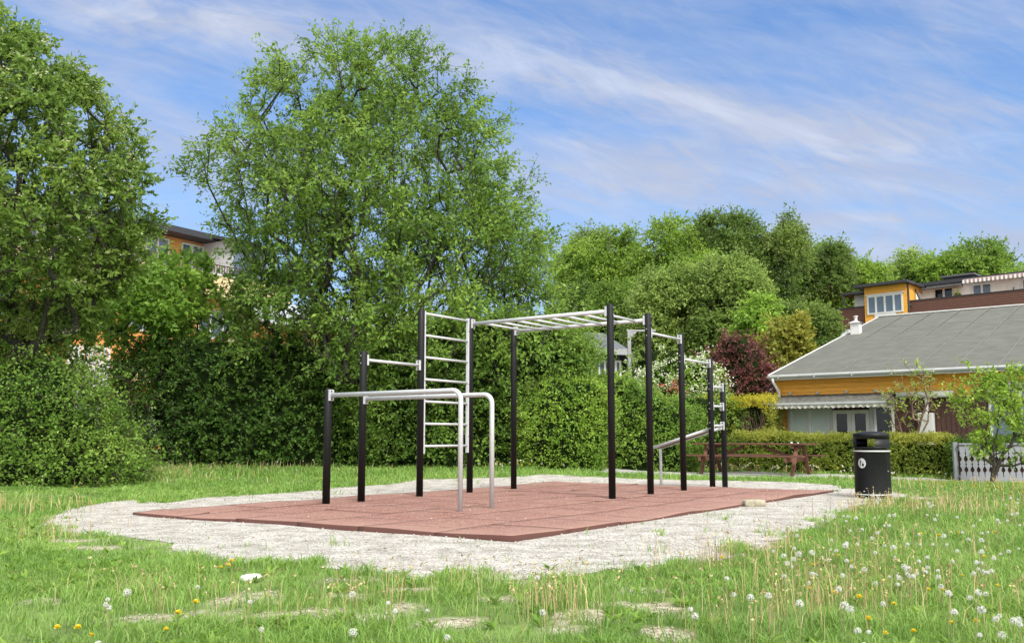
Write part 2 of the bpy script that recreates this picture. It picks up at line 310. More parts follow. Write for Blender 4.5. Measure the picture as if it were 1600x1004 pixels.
# ------------------------------------------------------------------ mesh helpers
def link(o, parent=None):
    col.objects.link(o)
    if parent: o.parent = parent
    return o
def tag(o, label=None, cat=None, group=None, kind=None):
    if label: o['label'] = label
    if cat: o['category'] = cat
    if group: o['group'] = group
    if kind: o['kind'] = kind
    return o
def empty(name, loc, label, cat, group=None, rz=0):
    o = bpy.data.objects.new(name, None); o.empty_display_size = .2; link(o); o.location = loc; o.rotation_euler = (0, 0, rz)
    return tag(o, label, cat, group)
def npmesh(name, V, Fc, m, parent=None, rnd=None, attr='rnd', smooth=False, pattr=None):
    V = np.asarray(V, np.float32).reshape(-1, 3); Fc = np.asarray(Fc, np.int32); k = Fc.shape[1]
    me = bpy.data.meshes.new(name); me.vertices.add(len(V)); me.vertices.foreach_set('co', V.ravel())
    me.loops.add(Fc.size); me.loops.foreach_set('vertex_index', Fc.ravel())
    me.polygons.add(len(Fc)); me.polygons.foreach_set('loop_start', np.arange(0, Fc.size, k, dtype=np.int32))
    if smooth: me.polygons.foreach_set('use_smooth', np.ones(len(Fc), bool))
    me.update(calc_edges=True)
    if rnd is not None:
        a = me.attributes.new(attr, 'FLOAT', 'FACE'); a.data.foreach_set('value', np.asarray(rnd, np.float32))
    if pattr is not None:
        a = me.attributes.new(attr, 'FLOAT', 'POINT'); a.data.foreach_set('value', np.asarray(pattr, np.float32))
    me.materials.append(m)
    return link(bpy.data.objects.new(name, me), parent)
class MB:
    def __init__(s, fr=None): s.v = []; s.f = []; s.fr = fr or Matrix.Identity(4)
    def add(s, vs, fs):
        b = len(s.v); s.v += [tuple(s.fr @ Vector(p)) for p in vs]; s.f += [tuple(b + i for i in q) for q in fs]
    def box(s, x0, x1, y0, y1, z0, z1):
        s.add([(x0, y0, z0), (x1, y0, z0), (x1, y1, z0), (x0, y1, z0), (x0, y0, z1), (x1, y0, z1), (x1, y1, z1), (x0, y1, z1)],
              [(0, 3, 2, 1), (4, 5, 6, 7), (0, 1, 5, 4), (1, 2, 6, 5), (2, 3, 7, 6), (3, 0, 4, 7)])
    def hexa(s, p8): s.add(p8, [(0, 3, 2, 1), (4, 5, 6, 7), (0, 1, 5, 4), (1, 2, 6, 5), (2, 3, 7, 6), (3, 0, 4, 7)])
    def bar(s, a, b, w, h, up=(0, 0, 1)):
        a, b, up = Vector(a), Vector(b), Vector(up); d = (b - a).normalized(); x = d.cross(up).normalized() * w / 2; y = x.normalized().cross(d).normalized() * h / 2
        s.hexa([a - x - y, a + x - y, b + x - y, b - x - y, a - x + y, a + x + y, b + x + y, b - x + y])
    def tube(s, pts, r, n=12, cap=True):
        pts = [Vector(p) for p in pts]; rs = r if isinstance(r, (list, tuple)) else [r] * len(pts); vs = []; fs = []
        d0 = (pts[1] - pts[0]).normalized(); x = d0.orthogonal().normalized()
        for i, p in enumerate(pts):
            d = (pts[min(i + 1, len(pts) - 1)] - pts[max(i - 1, 0)]).normalized()
            x = (x - d * x.dot(d)).normalized(); y = d.cross(x)
            vs += [p + (x * cos(2 * pi * k / n) + y * sin(2 * pi * k / n)) * rs[i] for k in range(n)]
        for i in range(len(pts) - 1):
            for k in range(n):
                k2 = (k + 1) % n; fs.append((i * n + k, i * n + k2, (i + 1) * n + k2, (i + 1) * n + k))
        if cap: fs.append(tuple(range(n - 1, -1, -1))); fs.append(tuple((len(pts) - 1) * n + k for k in range(n)))
        s.add(vs, fs)
    def prism(s, poly, axis0, axis1, o, n, t):      # polygon (a,b) in the plane o + a*axis0 + b*axis1, thickness t along n
        a0, a1, o, n = Vector(axis0), Vector(axis1), Vector(o), Vector(n); k = len(poly)
        v = [o + a0 * p[0] + a1 * p[1] for p in poly]; v += [p + n * t for p in v]
        s.add(v, [tuple(range(k)), tuple(range(2 * k - 1, k - 1, -1))] + [(i, i + k, (i + 1) % k + k, (i + 1) % k) for i in range(k)])
    def build(s, name, m, parent=None, bevel=0, smooth=False, fix=True):
        me = bpy.data.meshes.new(name); me.from_pydata(s.v, [], s.f)
        if fix:
            import bmesh
            bm = bmesh.new(); bm.from_mesh(me); bmesh.ops.recalc_face_normals(bm, faces=bm.faces); bm.to_mesh(me); bm.free()
        if smooth:
            me.polygons.foreach_set('use_smooth', [len(p.vertices) == 4 for p in me.polygons])
        me.materials.append(m); o = link(bpy.data.objects.new(name, me), parent)
        if bevel:
            b = o.modifiers.new('bevel', 'BEVEL'); b.width = bevel; b.segments = 2; b.limit_method = 'ANGLE'; b.angle_limit = R(40)
        return o
def frame(o, udir):                                # local x along udir, local y away from the viewer, z up
    u = Vector(udir).normalized(); w = Vector((-u.y, u.x, 0))
    return Matrix(((u.x, w.x, 0, o[0]), (u.y, w.y, 0, o[1]), (0, 0, 1, o[2] if len(o) > 2 else 0), (0, 0, 0, 1)))
def onp(fr, px, py, w=0.0):                        # local (u, z) of a photo position on the facade plane local y = w
    o = fr.translation; u = fr.col[0].to_3d(); n = fr.col[1].to_3d(); o2 = o + n * w
    d = Vector(ray(px, py)); c = Vector((0, 0, HC)); t = (o2 - c).dot(n) / d.dot(n); p = c + d * t
    return (p - o2).dot(u), p.z - o.z

# ------------------------------------------------------------------ leaves and plants
def norm(a): return a / np.maximum(np.linalg.norm(a, axis=1, keepdims=True), 1e-9)
def leaves(P, axis, nrm, L, Wd, r, fold=.25):
    """four-cornered folded leaves: P base, axis long direction, nrm facing"""
    n = len(P); axis = norm(axis); side = norm(np.cross(axis, nrm)); nn = np.cross(side, axis)
    L = np.broadcast_to(L, (n,))[:, None]; Wd = np.broadcast_to(Wd, (n,))[:, None]
    mid = P + axis * L * .45
    V = np.stack([P, mid + side * Wd / 2 + nn * Wd * fold, P + axis * L, mid - side * Wd / 2 + nn * Wd * fold], 1).reshape(-1, 3)
    b = np.arange(n)[:, None] * 4
    Fc = np.concatenate([b + [0, 1, 2], b + [0, 2, 3]], 1).reshape(-1, 3)
    return V, Fc, np.repeat(r, 2)
def prisms(A, B, ra, rb, n=4):
    A, B = np.asarray(A), np.asarray(B); d = norm(B - A); t = np.tile([0.31, .2, .9], (len(A), 1)); x = norm(np.cross(d, t)); y = np.cross(d, x)
    th = np.arange(n) * 2 * pi / n; c = np.cos(th)[None, :, None]; s_ = np.sin(th)[None, :, None]
    ring = x[:, None] * c + y[:, None] * s_
    VA = A[:, None] + ring * np.asarray(ra)[:, None, None]; VB = B[:, None] + ring * np.asarray(rb)[:, None, None]
    V = np.concatenate([VA, VB], 1).reshape(-1, 3); b = np.arange(len(A))[:, None] * 2 * n
    q = np.array([[k, (k + 1) % n, n + (k + 1) % n, n + k] for k in range(n)])
    return V, (b[:, None] + q[None]).reshape(-1, 4)
class Prof:
    """crown hull: rows (z, xmin, xmax) about depth yc, elliptic in plan"""
    def __init__(s, rows, yc, kd): r = sorted(rows); s.z = np.array([a[0] for a in r]); s.a = np.array([a[1] for a in r]); s.b = np.array([a[2] for a in r]); s.yc = yc; s.kd = kd
    def at(s, z):
        a = np.interp(z, s.z, s.a); b = np.interp(z, s.z, s.b); return (a + b) / 2, (b - a) / 2
    def sample(s, n, g, inner=.45):
        w = (s.b - s.a) / 2 + .05; zz = []; 
        zs_ = np.linspace(s.z[0], s.z[-1], 200); ww = np.interp(zs_, s.z, w); cdf = np.cumsum(ww ** 1.4); cdf /= cdf[-1]
        z = np.interp(g.random(n), cdf, zs_); th = g.random(n) * 2 * pi; rr = g.random(n) ** inner
        c, h = s.at(z); return np.stack([c + h * rr * np.cos(th), s.yc + h * s.kd * rr * np.sin(th), z], 1), rr
def pxprof(rows, D, kd):                           # rows (py, pxl, pxr) -> hull at depth D
    o = []
    for py, a, b in rows: A, B = W(a, py, D), W(b, py, D); o.append((A.z, A.x, B.x))
    return Prof(o, D, kd)
def sprays(C, out, tw, lpt, tl, L, Wd, g, droop=.2, spread=.8, rbase=None, upn=.6):
    """from cluster points C: tw twigs each, lpt leaves along each"""
    n = len(C) * tw; Cr = np.repeat(C, tw, 0); d = norm(np.repeat(out, tw, 0) + g.normal(size=(n, 3)) * spread); d[:, 2] -= 0
    ln = tl * (.5 + g.random(n)); T = Cr + d * ln[:, None]; T[:, 2] -= ln * droop * .5
    k = n * lpt; t = np.tile((np.arange(lpt) + .6) / lpt, n); A = np.repeat(Cr, lpt, 0); B = np.repeat(T, lpt, 0); dd = np.repeat(d, lpt, 0)
    P = A + (B - A) * t[:, None] + g.normal(size=(k, 3)) * tl * .07
    ax = dd * .7 + g.normal(size=(k, 3)) * .8; ax[:, 2] -= droop
    nr = g.normal(size=(k, 3)) * .75 + np.repeat(np.repeat(out, tw, 0), lpt, 0) * .45; nr[:, 2] += upn
    s = .5 + .9 * g.random(k)
    if rbase is None: rbase = g.random(len(C))
    r = np.clip(np.repeat(np.repeat(rbase, tw), lpt) * .55 + g.random(k) * .5 - .02, 0, 1)
    return (Cr, T), leaves(P, ax, nr, L * s, Wd * s, r)
def cat(parts):
    V, Fc, Rr, o = [], [], [], 0
    for v, f, r in parts: V.append(v); Fc.append(f + o); Rr.append(r); o += len(v)
    return np.concatenate(V), np.concatenate(Fc), np.concatenate(Rr)

def make_tree(name, label, base, prof, ncl, lm, bark, group=None, stems=1, tw=5, lpt=12, tl=.5, L=.1, Wd=.055, gap=.36, gf=.5, seed=1,
              r0=.012, fork=.35, droop=.25, inner=.45, spread=.8, blossoms=None, twigr=.006, power=.5, category='tree', edge=.25):
    g = np.random.default_rng(seed)
    C, rr = prof.sample(int(ncl * 2.2), g, inner)
    nz = vnoise(C * gf + seed * 7.7, seed); keep = (nz > gap) & (rr < 1 - edge * vnoise(C * gf * 1.7 + 3, seed + 1) + .02)
    C = C[keep][:ncl]; base = np.array(base, float)
    zt = prof.z[-1]; ht = zt - base[2]; zf = max(prof.z[0] - base[2], .15 * ht) * .8 + fork * ht * .3
    P = [base.copy()]; par = [-1]; cx, _ = prof.at(base[2] + .6 * ht)
    for s in range(stems):
        a = 2 * pi * (s + .3 * g.random()) / stems; ln = .0 if stems == 1 else (.35 + .25 * g.random())
        tgt = np.array([cx + cos(a) * ln * ht * .5, prof.yc + sin(a) * ln * ht * .4 * prof.kd, base[2] + ht * (.80 if stems == 1 else .68)])
        last = 0; k = 9
        for i in range(1, k + 1):
            t = i / k; q = base + (tgt - base) * np.array([t ** (1.25), t ** 1.25, t]); q[:2] += g.normal(size=2) * .012 * ht * (1 if i > 1 else .3)
            P.append(q); par.append(last); last = len(P) - 1
    P = list(P); order = np.argsort(np.linalg.norm((C - base) * np.array([1, 1, .6]), axis=1)); tips = []
    PA = np.zeros((len(P) + len(C) * 5 + 10, 3)); PA[:len(P)] = P; n = len(P)
    for ci in order:
        c = C[ci]; Q = PA[:n]; dv = c - Q; dxy = np.hypot(dv[:, 0], dv[:, 1]); d = np.linalg.norm(dv, axis=1) + 1.1 * np.maximum(0, .015 * ht - dv[:, 2]) + .5 * np.maximum(0, dxy - 1.2 * dv[:, 2])
        d[:1] += 2; j = int(np.argmin(d)); dist = np.linalg.norm(c - PA[j]); m = max(1, min(4, int(dist / (.09 * ht))))
        last = j
        for i in range(1, m + 1):
            t = i / m; q = PA[j] + (c - PA[j]) * t; q[2] -= sin(pi * t) * dist * .08; q[:] += g.normal(size=3) * dist * .03 * (i < m)
            PA[n] = q; par.append(last); last = n; n += 1
        tips.append(last)
    par = np.array(par[:n]); cnt = np.zeros(n); cnt[tips] += 1
    for i in range(n - 1, 0, -1): cnt[par[i]] += cnt[i]
    rad = r0 * np.maximum(cnt, .6) ** power
    idx = np.arange(1, n); pr = par[1:]
    ra = np.minimum(rad[pr], rad[idx] * 1.5); ra[pr == 0] = rad[idx][pr == 0] * 1.25
    big = rad[idx] > r0 * 3
    V1, F1 = prisms(PA[pr][big], PA[idx][big], ra[big], rad[idx][big], 7)
    V2, F2 = prisms(PA[pr][~big], PA[idx][~big], ra[~big], rad[idx][~big], 4)
    cxx, hh = prof.at(C[:, 2]); outd = norm(np.stack([(C[:, 0] - cxx) / np.maximum(hh, .3), (C[:, 1] - prof.yc) / np.maximum(hh * prof.kd, .3), .35 + 0 * hh], 1))
    rb = vnoise(C * gf * 1.3 + 11, seed + 5)
    rb = np.clip((rb - .5) * 1.5 + .5, 0, 1)
    (A, T), lf = sprays(C, outd, tw, lpt, tl, L, Wd, g, droop, spread, rb)
    V3, F3 = prisms(A, T, np.full(len(A), twigr), np.full(len(A), twigr * .4), 3)
    root = empty(name, tuple(base), label, category, group)
    inv = np.array(base)
    V = np.concatenate([V1, V2]); Fc = np.concatenate([F1, F2 + len(V1)])
    tr = npmesh('trunk', V - inv, Fc, bark, root, smooth=True)
    npmesh('twigs', V3 - inv, F3, bark, root)
    cr = npmesh('crown', lf[0] - inv, lf[1], lm, root, rnd=lf[2])
    if blossoms:
        nb, bm_, bs = blossoms; sel = g.choice(len(C), min(nb, len(C)), replace=False)
        Cb = C[sel] + outd[sel] * tl * .8; k = 9; Pb = np.repeat(Cb, k, 0) + g.normal(size=(len(Cb) * k, 3)) * bs * np.array([1, 1, .35])
        lb = leaves(Pb, g.normal(size=Pb.shape), np.array([0, 0, 1.]) + g.normal(size=Pb.shape) * .5, bs * .7, bs * .7, g.random(len(Pb)))
        npmesh('blossom', lb[0] - inv, lb[1], bm_, root, rnd=lb[2])
    return root

def make_bush(name, label, base, prof, nleaf, lm, group=None, L=.06, Wd=.035, seed=1, lump=.25, lf_=1.2, core='core', shr=.72, category='bush', depth=.25, spread=.9,
              droop=0.0, back=.5, blossoms=None, cl=14, tl=.22, stems=True, corem=None):
    """dense shrub: clusters over a lumpy hull, a dark twiggy inside"""
    g = np.random.default_rng(seed); ncl = nleaf // cl
    zs_ = np.linspace(prof.z[0], prof.z[-1], 120); hh = prof.at(zs_)[1]; cdf = np.cumsum(hh + .15 * hh.max()); cdf /= cdf[-1]
    z = np.interp(g.random(ncl), cdf, zs_); th = pi + g.random(ncl) * pi * (1 + back) - pi * back / 2
    dome = g.random(ncl) < .30                              # tops: fill inward so the lid is closed
    c, h = prof.at(z); e = np.where(dome, g.random(ncl) ** .5, 1.0)
    def zc(z, e): return np.where(e < 1, z + (prof.z[-1] - z) * (1 - e ** 2) * .75, z)
    def hull(z, th, e, s=1.0):
        c, h = prof.at(z)
        dirx = np.cos(th); diry = np.sin(th)
        P0 = np.stack([c + h * dirx, prof.yc + h * prof.kd * diry, z], 1)
        nn = (vnoise(P0 * lf_ + seed * 3.1, seed) - .5) * 2 * .65 + (vnoise(P0 * lf_ * 2.7, seed + 2) - .5) * 2 * .35
        f = e * (1 + 0) * s
        k = np.maximum(h, .2); f = f + e * nn * lump / k
        return np.stack([c + h * dirx * f, prof.yc + h * prof.kd * diry * f, z + nn * lump * .4], 1), nn
    z2 = zc(z, e); P, nn = hull(z2, th, np.where(dome, e, 1.0))
    out = norm(np.stack([np.cos(th) / 1, np.sin(th) / max(prof.kd, .5), np.where(dome, 1.2, .35)], 1))
    dep = g.random(ncl) ** 1.1 * depth * 1.5; P = P - out * dep[:, None]
    sh_ = g.random(ncl) < .09; P = P + out * (sh_ * g.random(ncl) * lump * 1.1)[:, None]; P[:, 2] += sh_ * g.random(ncl) * lump * .7
    rb = np.clip(vnoise(P * lf_ * 1.5 + 5, seed + 9) * 1.4 - .2 , 0, 1)
    (A, T), lf = sprays(P, out, 2, cl // 2, tl, L, Wd, g, droop, spread, rb, .5)
    inv = np.array(base, float); root = empty(name, tuple(inv), label, category, group)
    npmesh('foliage', lf[0] - inv, lf[1], lm, root, rnd=lf[2])
    V3, F3 = prisms(P - out * .12, T, np.full(len(A) // 1, .004) if len(P) == len(A) else None, None, 3) if False else prisms(A - np.repeat(out, 2, 0) * .15, T, np.full(len(A), .005), np.full(len(A), .002), 3)
    npmesh('twigs', V3 - inv, F3, MM['bark'], root)
    nz_, nt = 18, 40; V = []; zz = np.linspace(prof.z[0], prof.z[-1] - depth * .6, nz_); tt = np.linspace(0, 2 * pi, nt, endpoint=False)
    for q in zz:
        Pq, _ = hull(np.full(nt, q), tt, np.ones(nt), shr); V.append(Pq)
    V = np.concatenate(V); Fc = [(i * nt + k, i * nt + (k + 1) % nt, (i + 1) * nt + (k + 1) % nt, (i + 1) * nt + k) for i in range(nz_ - 1) for k in range(nt)]
    V = np.concatenate([V, V[-nt:].mean(0, keepdims=True)]); t = len(V) - 1
    Fc += [((nz_ - 1) * nt + k, (nz_ - 1) * nt + (k + 1) % nt, t, t) for k in range(nt)]
    F4 = np.array([f for f in Fc if f[2] != f[3]]); mb = MB(); mb.v = [tuple(v - inv) for v in V]; mb.f = [tuple(f) if f[2] != f[3] else tuple(f[:3]) for f in Fc]
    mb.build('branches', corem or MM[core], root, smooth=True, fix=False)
    if blossoms:
        nb, bm_, bs, bk = blossoms; sel = g.choice(len(P), min(nb, len(P)), replace=False); k = bk
        Pb = np.repeat(P[sel] + out[sel] * tl * .8, k, 0) + g.normal(size=(len(sel) * k, 3)) * bs
        lb = leaves(Pb, g.normal(size=Pb.shape), -np.array([0, 1., -.6]) + g.normal(size=Pb.shape) * .5, bs * .8, bs * .7, g.random(len(Pb)))
        npmesh('blossom', lb[0] - inv, lb[1], bm_, root, rnd=lb[2])
    return root

def make_hedge(name, label, a, b, wid, hz, nleaf, lm, seed=1, amp=.05, L=.05, Wd=.03, cl=10, tl=.1, topm=None, ztop=None, hole=None, wob=.03, category='hedge', corem='core'):
    """clipped hedge from a to b (x, y, zground), width wid, height hz"""
    g = np.random.default_rng(seed); a = np.array(a, float); b = np.array(b, float); d = b - a; Ln = np.linalg.norm(d[:2]); u = d / Ln; w = np.array([-u[1], u[0], 0])
    if w[1] < 0: w = -w
    ncl = nleaf // cl
    A_front, A_top, A_end = Ln * hz, Ln * wid, wid * hz
    pr = np.array([A_front, A_top * 1.3, A_end, A_end, A_front * .35]); pr /= pr.sum(); face = g.choice(5, ncl, p=pr)
    s = g.random(ncl) * Ln; q = (g.random(ncl) - .5) * wid; z = g.random(ncl) * hz
    out = np.zeros((ncl, 3)); rd = .10
    q = np.where(face == 0, -wid / 2, np.where(face == 4, wid / 2, q)); z = np.where(face == 1, hz, z); s = np.where(face == 2, 0, np.where(face == 3, Ln, s))
    out[face == 0] = -w; out[face == 4] = w; out[face == 1] = (0, 0, 1); out[face == 2] = -u; out[face == 3] = u
    P = a + u * s[:, None] + w * q[:, None]; P[:, 2] = a[2] + (b[2] - a[2]) * s / Ln + z * (1 + wob * (n2(s, s * 0, .9, seed)[:] - .5) * 2)
    near = np.clip((z - (hz - rd)) / rd, 0, 1) * np.isin(face, (0, 2, 3, 4)); P -= out * (near ** 2 * .06)[:, None]
    nn = (vnoise(P * 3.1 + seed, seed) - .5) * 2; n3 = (vnoise(P * 7 + seed, seed + 3) - .5) * 2
    P += out * (nn * amp + n3 * amp * .5 - g.random(ncl) ** 2 * amp * 2)[:, None]
    if hole is not None:
        hs0, hs1, hz0, hz1 = hole; inh = (s > hs0) & (s < hs1) & (z > hz0 * hz) & (z < hz1 * hz) & (face == 0)
        ell = (((s - (hs0 + hs1) / 2) / ((hs1 - hs0) / 2)) ** 2 + ((z / hz - (hz0 + hz1) / 2) / ((hz1 - hz0) / 2)) ** 2 + (n3) * .4) < 1
        k = ~(inh & ell); P, out, face, z, s = P[k], out[k], face[k], z[k], s[k]; ncl = len(P)
    rb = np.clip(vnoise(P * 2.5 + 5, seed + 9), 0, 1)
    inv = (a + b) / 2; inv[2] = min(a[2], b[2]); root = empty(name, tuple(inv), label, category)
    def put(nm, sel, mt):
        if sel.sum() < 3: return
        (A, T), lf = sprays(P[sel], out[sel] + np.array([0, 0, .35]), 2, cl // 2, tl, L, Wd, g, -.1, .8, rb[sel], .3)
        npmesh(nm, lf[0] - inv, lf[1], mt, root, rnd=lf[2])
    if topm:
        tp = z > hz * (ztop or .9); put('foliage', ~tp, lm); put('top_growth', tp, topm)
    else: put('foliage', np.ones(ncl, bool), lm)
    ns = max(6, int(Ln / .25)); nzc = 8; V = []; sh = amp * 1.6 + .02
    for i in range(ns + 1):
        ss = sh + (Ln - 2 * sh) * i / ns; zb = a[2] + (b[2] - a[2]) * ss / Ln
        ring = [(-wid / 2 + sh, 0), (-wid / 2 + sh, hz * .5), (-wid / 2 + sh, hz - sh), (0, hz - sh), (wid / 2 - sh, hz - sh), (wid / 2 - sh, hz * .5), (wid / 2 - sh, 0)]
        for (qq, z_) in ring:
            if hole is not None and hole[0] < ss < hole[1] and z_ > .3 * hz: qq = max(qq, -wid / 2 + sh + .25)
            p = a + u * ss + w * qq; p[2] = zb + z_; V.append(p - inv)
    k = 7; Fc = [(i * k + j, i * k + j + 1, (i + 1) * k + j + 1, (i + 1) * k + j) for i in range(ns) for j in range(k - 1)]
    mb = MB(); mb.v = [tuple(v) for v in V]; mb.f = Fc + [tuple(range(k)), tuple(ns * k + j for j in range(k))]
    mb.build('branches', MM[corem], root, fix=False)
    if hole is not None:
        n = 60; s0 = hole[0] + g.random(n) * (hole[1] - hole[0]); z0 = hz * (hole[2] - .12) + g.random(n) * .1
        A = a + u * s0[:, None] - w * (wid / 2 - .14 - .1 * g.random(n))[:, None]; A[:, 2] = a[2] + z0
        B = A + u * (g.normal(size=n) * .16)[:, None]; B[:, 2] = a[2] + hz * (hole[2] + (hole[3] - hole[2]) * g.random(n))
        V3, F3 = prisms(A, B, np.full(n, .012), np.full(n, .005), 4); npmesh('dead_branches', V3 - inv, F3, MM['twigbrown'], root)
    return root
#@@PART2
# ================================================================== the ground
GRAV_PX = [(60, 813), (95, 799), (150, 787), (205, 781), (255, 786), (330, 777), (400, 773), (480, 768), (530, 762), (600, 757), (660, 752), (790, 750), (850, 747),
           (940, 749), (1000, 750), (1090, 750), (1180, 752), (1250, 754), (1290, 757), (1345, 764), (1395, 768), (1425, 774), (1380, 783), (1335, 790), (1290, 806), (1240, 822), (1208, 836), (1188, 852),
           (1110, 866), (1030, 872), (990, 880), (960, 877), (900, 890), (830, 896), (760, 900), (720, 890), (680, 893), (640, 898), (590, 884), (500, 876), (460, 868), (400, 872), (330, 862),
           (268, 850), (280, 838), (200, 829), (120, 824)]
GRAV = np.array([G(p[0], p[1] + (11 if (p[1] > 815 or (p[1] > 800 and p[0] < 1300)) else 0))[:2] for p in GRAV_PX])
def densify(Q, step, amp, seed):
    o = []; g = np.random.default_rng(seed)
    for i in range(len(Q)):
        a, b = Q[i], Q[(i + 1) % len(Q)]; k = max(1, int(np.linalg.norm(b - a) / step))
        for j in range(k):
            p = a + (b - a) * j / k; o.append(p + (np.array([n2(p[0], p[1], 2.3, seed)[0], n2(p[0], p[1], 2.3, seed + 1)[0]]) - .5) * 2 * amp + g.normal(size=2) * amp * .18)
    return np.array(o)
def inside(Q, x, y):
    c = np.zeros(len(x), bool); n = len(Q)
    for i in range(n):
        x0, y0 = Q[i]; x1, y1 = Q[(i + 1) % n]; k = ((y0 > y) != (y1 > y)); 
        if y1 != y0: c ^= k & (x < (x1 - x0) * (y - y0) / (y1 - y0) + x0)
    return c
GRAVD = densify(GRAV, .25, .10, 5)
PATH = np.array([(1.9, 20.9), (4, 20.9), (6.3, 20.2), (8.6, 19.2), (10.2, 19.0), (14, 19.4), (20, 20.6), (20, 22.4), (13, 21.4), (10.4, 21.2), (8.6, 22.0), (6.3, 23.3), (4, 23.9), (1.9, 23.6), (.8, 22.2)])
PATHD = densify(PATH, .4, .05, 9)
# patches of bare sandy soil in the lawn: photo position, half sizes in metres
BARE = [(160, 857, .42, .10), (200, 915, .2, .10), (350, 925, .2, .12), (385, 938, .28, .16), (540, 935, .15, .07), (500, 968, .5, .16), (250, 965, .3, .07), (690, 985, .3, .12), (640, 955, .14, .07), (790, 945, .2, .07), (915, 970, .26, .12), (995, 955, .3, .12), (1040, 990, .16, .09),
        (690, 925, .35, .08), (1010, 925, .3, .08), (180, 968, .25, .09), (60, 940, .2, .05), (860, 915, .5, .08), (560, 905, .3, .05), (120, 845, .4, .1), (1420, 778, .7, .35), (590, 975, .2, .08), (880, 990, .2, .1)]
BXY = [(*G(p[0], p[1])[:2], p[2] * .8, p[3] * 1.25) for p in BARE]
def bare(x, y):
    b = np.zeros(len(x))
    for (cx, cy, rx, ry) in BXY:
        d = np.sqrt(((x - cx) / rx) ** 2 + ((y - cy) / ry) ** 2) + (n2(x, y, 4, 31) - .5) * 1.6 + (n2(x, y, 13, 32) - .5) * 1.2
        b = np.maximum(b, sstep(1.15, .6, d))
    return b
ys = np.concatenate([np.arange(-4, 2.5, .5), np.arange(2.5, 14, .10), np.arange(14, 30, .2), 30 * 1.18 ** np.arange(0, 18)])
nx = 260; V = []
tt = np.linspace(-1, 1, nx)
for y in ys: hw = 14 + max(0, y - 14) * 2.2; V.append(np.stack([np.sign(tt) * np.abs(tt) ** 1.25 * hw, np.full(nx, y), np.zeros(nx)], 1))
V = np.concatenate(V); V[:, 2] = zg(V[:, 0], V[:, 1])
i = np.arange(len(ys) - 1)[:, None] * nx + np.arange(nx - 1)[None]; i = i.ravel()
br = bare(V[:, 0], V[:, 1]) * (V[:, 1] < 20); br = np.maximum(br, inside(GRAV, V[:, 0], V[:, 1]) * 1.0)
ground = npmesh('ground', V, np.stack([i, i + 1, i + nx + 1, i + nx], 1), ground_mat(), pattr=br, attr='bare', smooth=True)
tag(ground, kind='structure', label='grassy ground with bare sandy patches')

def sheet(name, Q, m, dz, step):
    import bmesh
    x0, y0 = Q.min(0); x1, y1 = Q.max(0); bm = bmesh.new(); vs = [bm.verts.new((p[0], p[1], 0)) for p in Q]; f = bm.faces.new(vs)
    for k in np.arange(x0 + step, x1, step): bmesh.ops.bisect_plane(bm, geom=bm.verts[:] + bm.edges[:] + bm.faces[:], plane_co=(k, 0, 0), plane_no=(1, 0, 0))
    for k in np.arange(y0 + step, y1, step): bmesh.ops.bisect_plane(bm, geom=bm.verts[:] + bm.edges[:] + bm.faces[:], plane_co=(0, k, 0), plane_no=(0, 1, 0))
    bmesh.ops.triangulate(bm, faces=bm.faces[:])
    co = np.array([v.co[:] for v in bm.verts]); z = zg(co[:, 0], co[:, 1]) + dz
    for v, q in zip(bm.verts, z): v.co.z = q
    me = bpy.data.meshes.new(name); bm.normal_update(); bm.to_mesh(me); bm.free()
    if me.polygons[0].normal.z < 0: me.flip_normals()
    me.materials.append(m); return link(bpy.data.objects.new(name, me))
GM = gravel_mat()
gv = tag(sheet('gravel_area', GRAVD, GM, .006, .4), kind='structure', label='pale gravel bed around the red mat')
pt = tag(sheet('path', PATHD, MM['path'], .008, .5), kind='structure', label='grey gravel path in front of the hedge')

